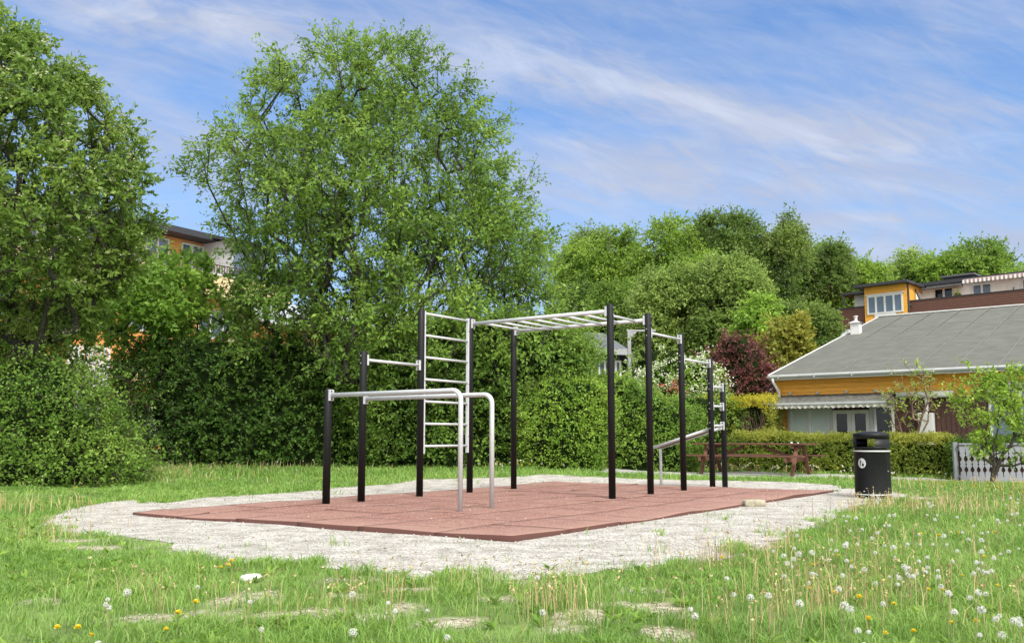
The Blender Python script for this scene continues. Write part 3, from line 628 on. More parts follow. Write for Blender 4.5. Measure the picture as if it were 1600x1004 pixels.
# ------------------------------------------------------------------ rubber mat
PH = 0.613; E1 = np.array([cos(PH), -sin(PH)]); E2 = np.array([sin(PH), cos(PH)])
M1 = np.array([cos(.535), -sin(.535)]); M2 = np.array([sin(.655), cos(.655)])
C0 = np.array(G(803, 840, .04)[:2]); TS = .888
def matz(x, y):
    e = (n2(x, y, .55, 21) - .5) * .03 + (n2(x, y, 1.4, 22) - .5) * .035
    return .042 + e
V = []; Fc = []; RR = []; g = np.random.default_rng(5)
for i in range(6):
    for j in range(-1, 10):
        off = (.5 * TS if i % 2 else 0)
        a0, a1 = i * TS, (i + 1) * TS; b0 = j * TS + off; b1 = b0 + TS; b0 = max(0, b0); b1 = min(10 * TS, b1)
        if b1 - b0 < .05: continue
        k = 9; opn = g.random() < .42; gp = (.001 + .002 * g.random()) if opn else 0.0; dz = g.normal() * (.0018 if opn else .0001); tl = (g.normal(size=4) * .005 + .002) * (opn and g.random() < .7)
        s = np.linspace(0, 1, k); Sg, Tg = np.meshgrid(s, s, indexing='ij'); base = len(V)
        aa = a0 + gp + (a1 - a0 - 2 * gp) * Sg; bb = b0 + gp + (b1 - b0 - 2 * gp) * Tg
        X = C0[0] - M1[0] * aa + M2[0] * bb; Y = C0[1] - M1[1] * aa + M2[1] * bb
        wv = (n2(X.ravel(), Y.ravel(), .75, 41) - .5).reshape(k, k) * .26
        X = X + wv * .7; Y = Y + wv
        Z = matz(X.ravel(), Y.ravel()).reshape(k, k) + dz + tl[0] * (1 - Sg) ** 3 * (1 - Tg) ** 3 + tl[1] * Sg ** 3 * (1 - Tg) ** 3 + tl[2] * (1 - Sg) ** 3 * Tg ** 3 + tl[3] * Sg ** 3 * Tg ** 3
        r = g.normal() * .03
        top = [(X[p, q], Y[p, q], Z[p, q]) for p in range(k) for q in range(k)]; V += top
        for p in range(k - 1):
            for q in range(k - 1): Fc.append((base + p * k + q, base + p * k + q + 1, base + (p + 1) * k + q + 1, base + (p + 1) * k + q)); de = min(aa[p, q], 6 * TS - aa[p, q], bb[p, q], 10 * TS - bb[p, q]); RR.append(r + .30 * math.exp(-max(0, de - .1) / .35))
        per = [(p, 0) for p in range(k)] + [(k - 1, q) for q in range(1, k)] + [(p, k - 1) for p in range(k - 2, -1, -1)] + [(0, q) for q in range(k - 2, 0, -1)]
        lb = len(V); V += [(X[p, q], Y[p, q], Z[p, q] - .058) for p, q in per]; n = len(per)
        for t in range(n):
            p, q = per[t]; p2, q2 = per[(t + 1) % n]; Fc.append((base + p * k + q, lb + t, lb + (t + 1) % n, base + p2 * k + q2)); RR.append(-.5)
V = np.array(V); Fc = np.array(Fc)
me_n = Fc[:, ::1]
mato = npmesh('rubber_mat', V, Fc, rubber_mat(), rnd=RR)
import bmesh
bm = bmesh.new(); bm.from_mesh(mato.data); bmesh.ops.recalc_face_normals(bm, faces=bm.faces); bm.to_mesh(mato.data); bm.free()
tag(mato, 'large red rubber mat of square tiles with wavy edges under the exercise bars', 'safety mat')
MATQ = np.array([C0, C0 + M2 * 10 * TS, C0 + M2 * 10 * TS - M1 * 6 * TS, C0 - M1 * 6 * TS])

# ------------------------------------------------------------------ the outdoor gym rig
PO = {1: (-2.49, 11.93, 1.53), 2: (-2.11, 12.46, 2.10), 3: (-1.40, 13.48, 2.85), 4: (-.69, 14.48, 2.86), 5: (.03, 15.51, 2.82), 6: (1.46, 12.97, 2.85),
      7: (2.18, 13.99, 2.86), 8: (2.90, 15.02, 2.65), 9: (3.62, 16.05, 2.32), 10: (3.96, 16.53, 1.88)}
RC = Vector((.7, 14.2, .05))
rig = empty('exercise_rig', RC, 'outdoor exercise rig of tall black posts joined by pale grey bars on the red mat', 'exercise rig')
def at(k, z): return Vector((PO[k][0], PO[k][1], z + .04)) - RC
e1, e2, UP = Vector((*E1, 0)), Vector((*E2, 0)), Vector((0, 0, 1))
posts = {}
for k, (x, y, h) in PO.items():
    m = MB(); r = .052
    m.tube([at(k, -.08), at(k, h - .012), at(k, h)], [r, r, r - .008], 28)
    o = m.build('post', MM['post'], rig, smooth=True); posts[k] = o
    c = MB(); c.tube([at(k, h - .001), at(k, h + .012)], [r - .007, r - .02], 28); c.build('cap', MM['post'], o)
def bolts(k, zs_, d):
    for z in zs_:
        m = MB(); p = at(k, z) + d * .05; m.tube([p, p + d * .012], .011, 8); m.build('bolt', MM['bolt'], posts[k])
def bracket(k, z, d, par, hh=.075, hw=.034):
    """plate on post k facing direction d, with four bolt holes"""
    s = d.cross(UP).normalized(); p = at(k, z) + d * .050; m = MB()
    m.prism([(-hw, -hh), (hw, -hh), (hw, hh), (-hw, hh)], s, UP, p, d, .012); o = m.build('bracket', MM['grey'], par, bevel=.008)
    for q in (-.052, .052):
        m = MB(); pp = p + d * .0125 + UP * q; m.tube([pp, pp + d * .002], .013, 10); m.build('bolt_hole', MM['hole'], par)
    # clamp flanges round the post
    m = MB()
    for sg in (-1, 1): m.bar(p + s * sg * (hw - .004) + UP * -hh, p + s * sg * (hw - .004) + UP * hh, .05, .008, s); 
    m.build('clamp', MM['grey'], par)
def hbar(a, b, z, name='horizontal_bar', r=.021, both=True):
    pa, pb = at(a, z), at(b, z); d = (pb - pa).normalized(); m = MB(); m.tube([pa + d * .055, pb - d * .055], r, 16)
    o = m.build(name, MM['grey'], rig, smooth=True); bracket(a, z, d, o); bracket(b, z, -d, o)
    bolts(a, (z - .052, z + .052), -d); bolts(b, (z - .052, z + .052), d); return o
hbar(2, 3, 1.985); hbar(7, 8, 2.555); hbar(8, 9, 2.225)
for z in (1.81, 1.455, 1.10): hbar(9, 10, z, 'step_bar')
# ladder between posts 3 and 4
d = (at(4, 0) - at(3, 0)).normalized(); s = d.cross(UP)
lad = MB(); pa, pb = at(3, 0) + d * .070, at(4, 0) - d * .070
lad.bar(pa + UP * .64, pa + UP * 2.84, .05, .030, d); l1 = lad.build('ladder_rail', MM['grey'], rig, bevel=.004)
lad = MB(); lad.bar(pb + UP * .64, pb + UP * 2.84, .05, .030, d); l2 = lad.build('ladder_rail', MM['grey'], rig, bevel=.004)
for q in range(7):
    z = 2.80 - .341 * q; m = MB(); m.tube([pa + d * .008 + UP * z, pb - d * .008 + UP * z], .0185, 14); m.build('ladder_rung', MM['grey'], rig, smooth=True)
for q in (2.62, 1.75, .9):
    for P_, l in ((pa, l1), (pb, l2)):
        m = MB(); m.tube([P_ + UP * q - s * .026, P_ + UP * q + s * .026], .009, 8); m.build('bolt', MM['hole'], l)
# monkey bars
mk = MB(); z = 2.755
def rail(a, b):
    pa, pb = at(a, z), at(b, z); d = (pb - pa).normalized(); m = MB(); m.tube([pa + d * .055, pb - d * .055], .030, 18); o = m.build('monkey_bar_rail', MM['grey'], rig, smooth=True)
    bracket(a, z, d, o); bracket(b, z, -d, o); bolts(b, (z - .05, z + .05), d); return pa, pb
a1_, b1_ = rail(4, 6); a2_, b2_ = rail(5, 7)
for q in range(8):
    t = .085 + .83 * q / 7; m = MB(); A, B = a1_.lerp(b1_, t), a2_.lerp(b2_, t); dd = (B - A).normalized(); m.tube([A + dd * .02, B - dd * .02], .0195, 14); m.build('monkey_bar_rung', MM['grey'], rig, smooth=True)
# dip bars
for k in (1, 2):
    z = 1.455 if k == 1 else 1.43; L = 2.29 if k == 1 else 2.27; rb = .12
    p = at(k, z) + e1 * .055; c = at(k, z) + e1 * (L - rb); pts = [p, c]
    for q in range(1, 9): t = q / 8 * pi / 2; pts.append(c + e1 * sin(t) * rb - UP * (1 - cos(t)) * rb)
    pts.append(at(k, -.07) + e1 * L)
    m = MB(); m.tube(pts, .0305, 18); o = m.build('parallel_bar', MM['grey'], rig, smooth=True); bracket(k, z, e1, o); bolts(k, (z - .05, z + .05), -e1)
# inclined bench
m9, m10 = at(9, 1.06) - e1 * .04 + e2 * .10, at(10, 1.06) - e1 * .04 - e2 * .10
end9, end10 = m9 - e1 * 1.24 - UP * .39, m10 - e1 * 1.24 - UP * .39
for A, B in ((m9, end9), (m10, end10)):
    m = MB(); m.tube([A + e1 * .04, B], .026, 14); m.build('bench_rail', MM['grey'], rig, smooth=True)
    m = MB(); m.tube([B + UP * -.02 + e1 * .03, Vector((B.x, B.y, -.10)) + e1 * .03], .026, 14); m.build('bench_leg', MM['grey'], rig, smooth=True)
m = MB(); dn = (end9 - m9).normalized(); w = (m10 - m9); n = dn.cross(w).normalized()
if n.z < 0: n = -n
A = m9 + dn * .12 - n * .02 + w * .10; B = m10 + dn * .12 - n * .02 - w * .10
m.hexa([A, B, B + dn * 1.1, A + dn * 1.1, A + n * .03, B + n * .03, B + dn * 1.1 + n * .03, A + dn * 1.1 + n * .03]); m.build('bench_board', MM['wood'], rig, bevel=.004)

# ------------------------------------------------------------------ litter bin
bp = G(1364.8, 777.5); binr = empty('litter_bin', (bp.x, bp.y, 0.0), 'round black litter bin with a hooded top and white bands beside the gravel', 'litter bin')
fx = -Vector((bp.x, bp.y, 0)).normalized(); rx = Vector((-fx.y, fx.x, 0)); binr.scale = (1.045,) * 3
def bpnt(phi, r, z): return fx * cos(phi) * r + rx * sin(phi) * r + UP * z
def lathe(rows, n=56, a0=0, a1=2 * pi):
    m = MB(); full = abs(a1 - a0 - 2 * pi) < 1e-6; k = n if full else n + 1
    vs = [bpnt(a0 + (a1 - a0) * i / n, r, z) for r, z in rows for i in range(k)]
    fs = [(j * k + i, j * k + (i + 1) % k, (j + 1) * k + (i + 1) % k, (j + 1) * k + i) for j in range(len(rows) - 1) for i in range(n if full else n)]
    m.add(vs, fs); return m
Rb = .252
lathe([(.0, .012), (Rb - .012, .012), (Rb, .02), (Rb + .004, .035), (Rb, .05), (Rb - .002, .66), (Rb + .002, .672), (Rb + .002, .70), (Rb - .006, .712), (Rb - .02, .716), (Rb - .04, .70), (Rb - .045, .1), (0, .09)]).build('body', MM['binblack'], binr, smooth=True)
lathe([(Rb - .002, .722), (Rb + .006, .728), (Rb + .006, .744), (Rb - .004, .748), (Rb - .02, .748), (Rb - .022, .722), (Rb - .002, .722)]).build('hood_rim', MM['binblack'], binr, smooth=True)
hood = MB()
for a0, a1 in ((R(13), R(127)), (R(193), R(307))):
    h = lathe([(Rb, .745), (Rb - .001, .866), (Rb - .014, .866), (Rb - .014, .745), (Rb, .745)], 24, a0, a1); b = len(hood.v); hood.v += h.v; hood.f += [tuple(b + q for q in f) for f in h.f]
h = lathe([(Rb - .014, .864), (Rb, .864), (Rb, .925), (Rb - .006, .940), (Rb - .03, .950), (Rb * .6, .968), (Rb * .25, .976), (.001, .978)]); b = len(hood.v); hood.v += h.v; hood.f += [tuple(b + q for q in f) for f in h.f]
hood.build('hood', MM['binblack'], binr, smooth=True)
lathe([(Rb + .0030, .678), (Rb + .0055, .680), (Rb + .0055, .696), (Rb + .0030, .698)]).build('white_band', MM['binwhite'], binr)
lathe([(Rb + .0010, .052), (Rb + .0040, .054), (Rb + .0040, .066), (Rb + .0010, .068)]).build('white_band', MM['binwhite'], binr)
lathe([(Rb + .0015, .075), (Rb + .0015, .66)], 2, R(52), R(53.5)).build('door_seam', MM['hole'], binr)
m = MB(); m.tube([bpnt(R(54.5), Rb + .002, .40), bpnt(R(54.5), Rb + .012, .40)], .012, 10); m.build('lock', MM['bolt'], binr)
def patch(poly, r, phi0, z0, m_, nm, par):         # a flat shape wrapped on the cylinder; poly in metres
    m = MB(); m.add([bpnt(phi0 + p[0] / Rb, r, z0 + p[1]) for p in poly], [tuple(range(len(poly)))]); return m.build(nm, m_, par)
PHL = R(-33)
circ = [(.062 * cos(t), .072 * sin(t)) for t in np.linspace(0, 2 * pi, 28, endpoint=False)]
m = MB(); vs = [bpnt(PHL, Rb + .0018, .513)] + [bpnt(PHL + p[0] / Rb, Rb + .0018, .513 + p[1]) for p in circ]; m.add(vs, [(0, i + 1, (i + 1) % 28 + 1) for i in range(28)]); lg = m.build('litter_symbol', MM['binwhite'], binr)
patch([(-.034, -.045), (-.022, -.045), (-.019, .0), (-.016, .022), (-.006, .012), (-.002, .018), (-.014, .034), (-.030, .034), (-.036, .0)], Rb + .003, PHL, .513, MM['hole'], 'figure', lg)
patch([(-.024 + .0075 * cos(t), .045 + .0085 * sin(t)) for t in np.linspace(0, 2 * pi, 10, endpoint=False)], Rb + .003, PHL, .513, MM['hole'], 'figure_head', lg)
patch([(.004, -.045), (.030, -.045), (.034, -.005), (.0, -.005)], Rb + .003, PHL, .513, MM['hole'], 'bin_shape', lg)
patch([(.006, .004), (.018, .002), (.020, .014), (.008, .016)], Rb + .003, PHL, .513, MM['hole'], 'litter_shape', lg)
patch([(-.012, -.006), (.012, -.006), (.012, .006), (-.012, .006)], Rb + .003, R(-28), .108, MM['binwhite'], 'small_label', binr)

# ------------------------------------------------------------------ picnic table
tb = Vector((6.12, 22.4, 0)); ta = -R(37)
tab = empty('picnic_table', tb, 'brown wooden picnic table with attached benches in front of the low hedge', 'picnic table', rz=ta)
for k in range(5):
    y = -.31 + k * .155; m = MB(); m.box(-1.50, 1.50, y - .07, y + .07, .735, .775); m.build('tabletop_plank', MM['wood'], tab, bevel=.005)
for sy in (-1, 1):
    for k in range(2):
        y = sy * (.66 + .145 * k); m = MB(); m.box(-1.50, 1.50, y - .066, y + .066, .445, .485); m.build('seat_plank', MM['wood'], tab, bevel=.005)
for sx in (-1, 1):
    x = sx * 1.10; m = MB(); m.box(x - .035, x + .035, -.86, .86, .330, .443); m.build('cross_beam', MM['woodend'], tab, bevel=.004)
    m = MB(); m.box(x - .035, x + .035, -.36, .36, .645, .733); m.build('top_beam', MM['wood'], tab, bevel=.004)
    for sy in (-1, 1):
        m = MB(); o = sx * .0715; m.bar((x + o, sy * .62, .0), (x + o, sy * .20, .733), .05, .085, (1, 0, 0)); m.build('leg', MM['woodend'], tab, bevel=.004)
    m = MB(); m.bar((sx * 1.05, 0, .40), (sx * .25, 0, .70), .07, .06, (0, 1, 0)); m.build('brace', MM['wood'], tab, bevel=.003)
for (a, b, r) in ((1.0, -.1, .03), (1.12, .02, .022)):
    q = tab.matrix_basis @ Vector((a, b, .775)) if False else Vector((tb.x + a * cos(ta) - b * sin(ta), tb.y + a * sin(ta) + b * cos(ta), .775))
    m = MB(); m.tube([(0, 0, 0), (0, 0, r * .6), (0, 0, r * 1.1)], [r, r * 1.05, r * .35], 9); o = m.build('stone', MM['whitestone'], smooth=True); o.location = q
    tag(o, ('larger' if r > .025 else 'smaller') + ' pale pebble lying on the picnic tabletop', 'pebble')
for (u, v, nm) in ((1121, 735, 'left'), (1139, 733, 'right')):
    p = G(u, v); m = MB(); m.tube([(0, -.06, .085), (0, -.02, .085), (0, .02, .085), (0, .06, .085)], [.05, .085, .085, .05], 12); o = m.build('stone', MM['woodend'], smooth=True); o.location = p
    tag(o, '%s one of two small round brown stumps under the picnic table' % nm, 'stump')

# ------------------------------------------------------------------ stone block and white stone
def rock(name, loc, sx, sy, sz, rz, m, label, cat, seed, boxy=.5):
    g = np.random.default_rng(seed); n = 12; V = []; 
    for a in range(n):
        for b in range(2 * n):
            th = pi * (a + .5) / n; ph = pi * b / n; d = np.array([sin(th) * cos(ph), sin(th) * sin(ph), cos(th)])
            q = d / (np.abs(d).max() ** boxy); V.append(q * np.array([sx, sy, sz]) * .5)
    V = np.array(V); V *= (1 + (vnoise(V * 9 / max(sx, .1) * .3 + seed, seed)[:, None] - .5) * .3)
    Fc = [(a * 2 * n + b, (a + 1) * 2 * n + b, (a + 1) * 2 * n + (b + 1) % (2 * n), a * 2 * n + (b + 1) % (2 * n)) for a in range(n - 1) for b in range(2 * n)]
    mb = MB(); mb.v = [tuple(v) for v in V]; mb.f = Fc + [tuple(range(2 * n)), tuple((n - 1) * 2 * n + b for b in range(2 * n - 1, -1, -1))]
    o = mb.build(name, m, smooth=False); o.location = loc; o.rotation_euler = (0, 0, rz); return tag(o, label, cat)
p = G(1178, 791); rock('stone_block', (p.x, p.y, .045), .29, .16, .10, R(8), MM['stone'], 'brownish oblong stone block lying on the gravel near the mat edge', 'stone', 3, .8)
p = G(391, 907); rock('white_stone', (p.x, p.y, zs(p.x, p.y) + .03), .13, .07, .05, R(20), MM['whitestone'], 'white flat stone in the lawn at front left', 'stone', 8, .3)
p = G(915, 882); rock('small_stone', (p.x, p.y, .015), .06, .04, .03, R(20), MM['stone'], 'small dark stone at the front edge of the gravel', 'stone', 9, .3)

# ------------------------------------------------------------------ fence of cut-out boards
fr = frame((10.55, 20.75, -.09), (1, -.14, 0)); fen = empty('garden_fence', (10.55, 20.75, -.09), 'pale grey garden fence of boards with cut-out ornaments behind the small fruit tree', 'fence')
fr0 = fr.copy(); fr0.translation = (0, 0, 0); FH = .87
def edge(sgn):                                     # half outline of one board, bottom to top; notches make dark ornaments between boards
    w = .0665; pr = [(0, w), (.09, w), (.10, w - .008), (.16, w - .008), (.17, w - .016), (.19, w - .005), (.20, w - .014), (.24, w - .046), (.28, w - .040), (.34, w - .006), (.37, w - .006), (.38, w - .018), (.40, w - .018), (.41, w - .006),
         (.45, w - .014), (.49, w - .046), (.53, w - .040), (.59, w - .006), (.62, w - .006), (.63, w - .016), (.65, w - .016), (.66, w - .006), (.73, w - .005), (.75, w), (FH - .03, w)]
    return [(sgn * x, z) for z, x in pr]
nb = 26
for k in range(nb):
    x = .135 * k; m = MB(fr0); poly = edge(1) + edge(-1)[::-1]
    poly = [(x + p[0], p[1]) for p in poly]; m.prism(poly, (1, 0, 0), (0, 0, 1), (0, 0, 0), (0, 1, 0), .02); m.build('board', MM['fence'], fen)
m = MB(fr0); m.box(-.08, .135 * nb - .05, -.035, .05, FH - .03, FH + .005); m.build('top_rail', MM['fence'], fen, bevel=.006)
m = MB(fr0); m.box(-.08, .135 * nb - .05, .021, .052, .07, .14); m.build('rail', MM['fence'], fen)
m = MB(fr0); m.box(-.08, .135 * nb - .05, .021, .052, FH - .16, FH - .09); m.build('rail', MM['fence'], fen)
m = MB(fr0); m.box(-.06, .135 * nb - .07, .055, .075, .03, FH - .04); m.build('backing_board', MM['browndark'], fen)
for x in (-.12, 1.7, 3.5): m = MB(fr0); m.box(x - .045, x + .045, .08, .17, -.1, FH + .03); m.build('fence_post', MM['fence'], fen)
# ================================================================== yellow house on the right
HA = R(38); hu = Vector((cos(HA), -sin(HA), 0)); ho = W(1205, 590, 26.0); ho = Vector((ho.x, ho.y, -.1))
hfr = frame(ho, hu); Hf = Matrix(hfr); Hf.translation = (0, 0, 0)
house = empty('house', ho, 'low orange timber house with a large grey felt roof behind the clipped hedge', 'house')
WB = .35                                            # wall plane lies this far behind the eave line
def hp(px, py, w=WB): return onp(hfr, px, py, w)
EZ = onp(hfr, 1203, 586, 0)[1]; HL = 13.0; RD = 11.6; RZ = EZ + (5.72 - 2.73)
_, zt = hp(1215, 592)
z0s = 0.0; zt = EZ - .03
x0w = hp(1216, 640)[0]; xc, zaw = hp(1300, 618)
xwin0 = hp(1236, 650)[0]; xbr0 = hp(1399, 650)[0]; xtrim = hp(1482, 600)[0]; xw2 = hp(1545, 620)[0]
def boards(x0, x1, z0, z1, y, name='wall', step=.125, m_=None, par=house, fr=Hf):
    m = MB(fr); z = z0
    while z < z1 - .01:
        zz_ = min(z + step, z1); m.hexa([(x0, y - .022, z), (x1, y - .022, z), (x1, y + .03, z), (x0, y + .03, z), (x0, y - .006, zz_ - .006), (x1, y - .006, zz_ - .006), (x1, y + .03, zz_), (x0, y + .03, zz_)]); z = zz_
    return m.build(name, m_ or MM['orange'], par)
zwin = zaw - .30                                    # top of window band under awning
boards(x0w, xtrim - .09, zaw, zt, WB); boards(xtrim + .09, HL, zaw - .1, zt, WB); boards(x0w, xwin0 - .06, 0, zaw, WB)
m = MB(Hf); m.box(xtrim - .09, xtrim + .09, WB - .03, WB + .03, zaw, zt); m.build('trim_board', MM['orange'], house)
m = MB(Hf); m.box(x0w - .03, x0w + .09, WB - .035, WB + .03, 0, zt); m.build('corner_board', MM['orange'], house)
m = MB(Hf); m.box(x0w, HL, WB + .03, RD * 2 - .6, 0, zt); m.build('wall_core', MM['browndark'], house)
# gable side wall above eaves level, closed up to the roof
m = MB(Hf); m.prism([(WB + .05, zt), (RD * 2 - .6, zt), (RD, RZ - .15)], (0, 1, 0), (0, 0, 1), (x0w + .02, 0, 0), (1, 0, 0), .1); m.build('gable_wall', MM['orange'], house)
# brown boarded wall section
m = MB(Hf); x = xbr0
while x < xw2: m.box(x, x + .105, WB - .012, WB + .028, 0, zaw - .02); m.box(x + .095, x + .135, WB - .03, WB - .011, 0, zaw - .021); x += .12
m.build('brown_wall', MM['browndark'], house)
def window(par, fr, x0, x1, z0, z1, y, cols, m_glass, fm=MM['whitep'], fw=.06, name='window', dep=.06, backm=None, rows=1):
    m = MB(fr); m.box(x0, x1, y - dep, y + .02, z0, z0 + fw); m.box(x0, x1, y - dep, y + .02, z1 - fw, z1)
    m.box(x0, x0 + fw, y - dep, y + .02, z0 + fw, z1 - fw); m.box(x1 - fw, x1, y - dep, y + .02, z0 + fw, z1 - fw)
    for k in range(1, cols): x = x0 + (x1 - x0) * k / cols; m.box(x - fw * .6, x + fw * .6, y - dep + .004, y + .02, z0 + fw, z1 - fw)
    for k in range(1, rows): z = z0 + (z1 - z0) * k / rows; m.box(x0 + fw, x1 - fw, y - dep + .008, y + .02, z - fw * .4, z + fw * .4)
    o = m.build(name, fm, par); m = MB(fr); m.box(x0 + fw * .7, x1 - fw * .7, y - .018, y - .008, z0 + fw * .7, z1 - fw * .7); m.build('pane', m_glass, o); return o
z1w = hp(1266, 636)[1]
xs = [hp(q, 655)[0] for q in (1236, 1298, 1303, 1360, 1367, 1398)]
w1 = window(house, Hf, xs[0], xs[1], .55, z1w - .03, WB - .03, 2, MM['blind'])
w1['label'] = 'window with pale blinds down'
window(house, Hf, xs[4], xs[5], .2, z1w, WB - .03, 1, MM['glass'])
for a, b in ((xs[2], (xs[2] + xs[3]) / 2 - .004), ((xs[2] + xs[3]) / 2 + .004, xs[3])): window(house, Hf, a, b, .08, z1w - .1, WB - .03, 1, MM['glass'], fw=.10, name='glazed_door')
m = MB(Hf); m.box(xwin0 - .06, xbr0, WB - .02, WB + .029, z1w, zaw - .04)
for a in ((xs[1] + xs[2]) / 2, (xs[3] + xs[4]) / 2): m.box(a - .05, a + .05, WB - .11, WB + .029, 0, z1w)
m.box(xs[0] - .07, xs[0] - .004, WB - .10, WB + .029, 0, z1w)
m.build('window_surround', MM['gutter'], house)
window(house, Hf, xw2, xw2 + 2.2, .75, zaw + .12, WB - .03, 3, MM['glassblue']); window(house, Hf, xw2 + 3.0, xw2 + 4.6, .2, zaw, WB - .03, 2, MM['glass'])
m = MB(Hf); m.box(xw2 - .12, xw2 + 2.3, WB - .12, WB - .022, zaw + .14, zaw + .24); m.build('window_head', MM['whitep'], house)
# awning over the windows: sagging canvas with a scalloped valance
ax0, ax1 = hp(1211, 622)[0] - .02, hp(1400, 622)[0]; zA = zaw + .05; proj_ = .95; zB = hp(1300, 628, WB - .98)[1]
m = MB(Hf); n = 60; vs = []; fs = []
for i in range(n + 1):
    x = ax0 + (ax1 - ax0) * i / n; sag = .02 * abs(sin(i / n * pi * 6))
    for (y, z) in ((WB - .03, zA), (WB - .03 - proj_ * .5, (zA + zB) / 2 - sag), (WB - .03 - proj_, zB)): vs += [(x, y, z), (x, y, z - .012)]
for i in range(n):
    a, b = i * 6, (i + 1) * 6
    for k in (0, 2): fs += [(a + k, b + k, b + k + 2, a + k + 2), (a + k + 1, a + k + 3, b + k + 3, b + k + 1)]
m.add(vs, fs); aw = m.build('awning', MM['awning'], house)
m = MB(Hf); yv = WB - .03 - proj_; n = 110; vs = []; fs = []
for i in range(n + 1):
    x = ax0 + (ax1 - ax0) * i / n; w_ = .02 * sin(i * 1.05); sc_ = .03 * abs(sin(i / n * pi * 26))
    vs += [(x, yv + w_ * .3, zB - .052), (x, yv + w_, zB - .13 - sc_)]
for i in range(n): fs.append((2 * i, 2 * i + 2, 2 * i + 3, 2 * i + 1))
m.add(vs, fs); m.build('valance', MM['valance'], aw, fix=False)
m = MB(Hf); m.box(ax0, ax1, yv - .03, yv + .02, zB - .05, zB + .012); m.build('front_bar', MM['gutter'], aw)
for q in (.15, .38, .62, .85):
    x = ax0 + (ax1 - ax0) * q; m = MB(Hf); m.box(x - .04, x + .04, WB - .08, WB - .025, zA + .02, zA + .08); m.build('awning_mount', MM['gutter'], aw)
for x in (ax0 + .25, ax1 - .25): m = MB(Hf); m.bar((x, WB - .05, zB - .25), (x, yv + .04, zB - .03), .03, .03, (1, 0, 0)); m.build('awning_arm', MM['gutter'], aw)
cx0, cx1 = ax1 + .06, hp(1492, 625)[0]; m = MB(Hf); m.tube([(cx0, WB - .14, zaw - .04), (cx1, WB - .14, zaw - .04)], .09, 14); m.build('rolled_awning', MM['whitep'], house, smooth=True)
# roof: two slopes, fascia, gutter, seams
OV = .05; xL = 0.0 - .02; th = .10
def slope(y): return EZ + (RZ - EZ) * y / RD
m = MB(Hf); m.hexa([(xL, -OV, EZ - .10), (HL, -OV, EZ - .10), (HL, RD, RZ - .10), (xL, RD, RZ - .10), (xL, -OV, EZ), (HL, -OV, EZ), (HL, RD, RZ), (xL, RD, RZ)])
m.hexa([(xL, RD + .002, RZ - .10), (HL, RD + .002, RZ - .10), (HL, 2 * RD + OV, EZ - .10), (xL, 2 * RD + OV, EZ - .10), (xL, RD + .002, RZ), (HL, RD + .002, RZ), (HL, 2 * RD + OV, EZ), (xL, 2 * RD + OV, EZ)])
roof = m.build('roof', MM['roof'], house)
MM['laps'] = mat('felt_lap_dark', (.06, .062, .055), .9, .2)
sl = math.atan2(RZ - EZ, RD)
for k in range(1, 13):
    x = xL + k * 1.0; m = MB(Hf); m.bar((x, 0, EZ + .008), (x, RD - .1, RZ + .006), .04, .018, (0, 0, 1)); m.build('roof_seam', MM['roofseam'], roof)
    if k < 12:
        for q in (.2 + .13 * (k % 3), .62 + .1 * (k % 2)):
            m = MB(Hf); y = RD * q; m.bar((x + .03, y, slope(y) + .001), (x + .97, y, slope(y) + .001), .022, .010, (0, 0, 1)); m.build('felt_lap', MM['laps'], roof)
m = MB(Hf); m.bar((xL - .03, -OV - .02, EZ - .06), (xL - .03, RD, RZ - .06), .05, .14); m.build('verge_board', MM['whitep'], roof)
m = MB(Hf); m.bar((xL - .03, RD, RZ + .03), (HL, RD, RZ + .02), .20, .05); m.build('ridge_flashing', MM['whitep'], roof)
m = MB(Hf); m.box(xL, HL, -OV - .025, -OV - .002, EZ - .16, EZ - .005); m.build('fascia', MM['whitep'], roof)
m = MB(Hf); yg = -OV - .085; vs = []; fs = []; k = 9
for x in (xL - .05, HL):
    for i in range(k): t = pi + pi * i / (k - 1); vs.append((x, yg + .06 * cos(t), EZ - .05 + .065 * sin(t)))
    for i in range(k): t = pi + pi * (k - 1 - i) / (k - 1); vs.append((x, yg + .054 * cos(t), EZ - .05 + .058 * sin(t)))
kk = 2 * k; fs = [(i, (i + 1) % kk, kk + (i + 1) % kk, kk + i) for i in range(kk)] + [tuple(range(kk))]
m.add(vs, fs); gt = m.build('gutter', MM['gutter'], roof)
for i in range(12): x = xL + .3 + i * 1.05; m = MB(Hf); m.box(x - .015, x + .015, yg - .068, -OV - .0255, EZ - .125, EZ - .035); m.build('gutter_bracket', MM['gutter'], gt)
m = MB(Hf); m.tube([(xL + .12, yg, EZ - .10), (xL + .12, yg, EZ - .2), (xL + .17, WB - .16, EZ - .48), (xL + .17, WB - .16, EZ - .6), (xL + .17, WB - .16, 0)], .042, 12); m.build('downpipe', MM['whitep'], house, smooth=True)
m = MB(Hf); m.box(xL, HL, -OV, WB + .03, EZ - .104, EZ - .1005) ; m.build('soffit', MM['whitep'], roof)
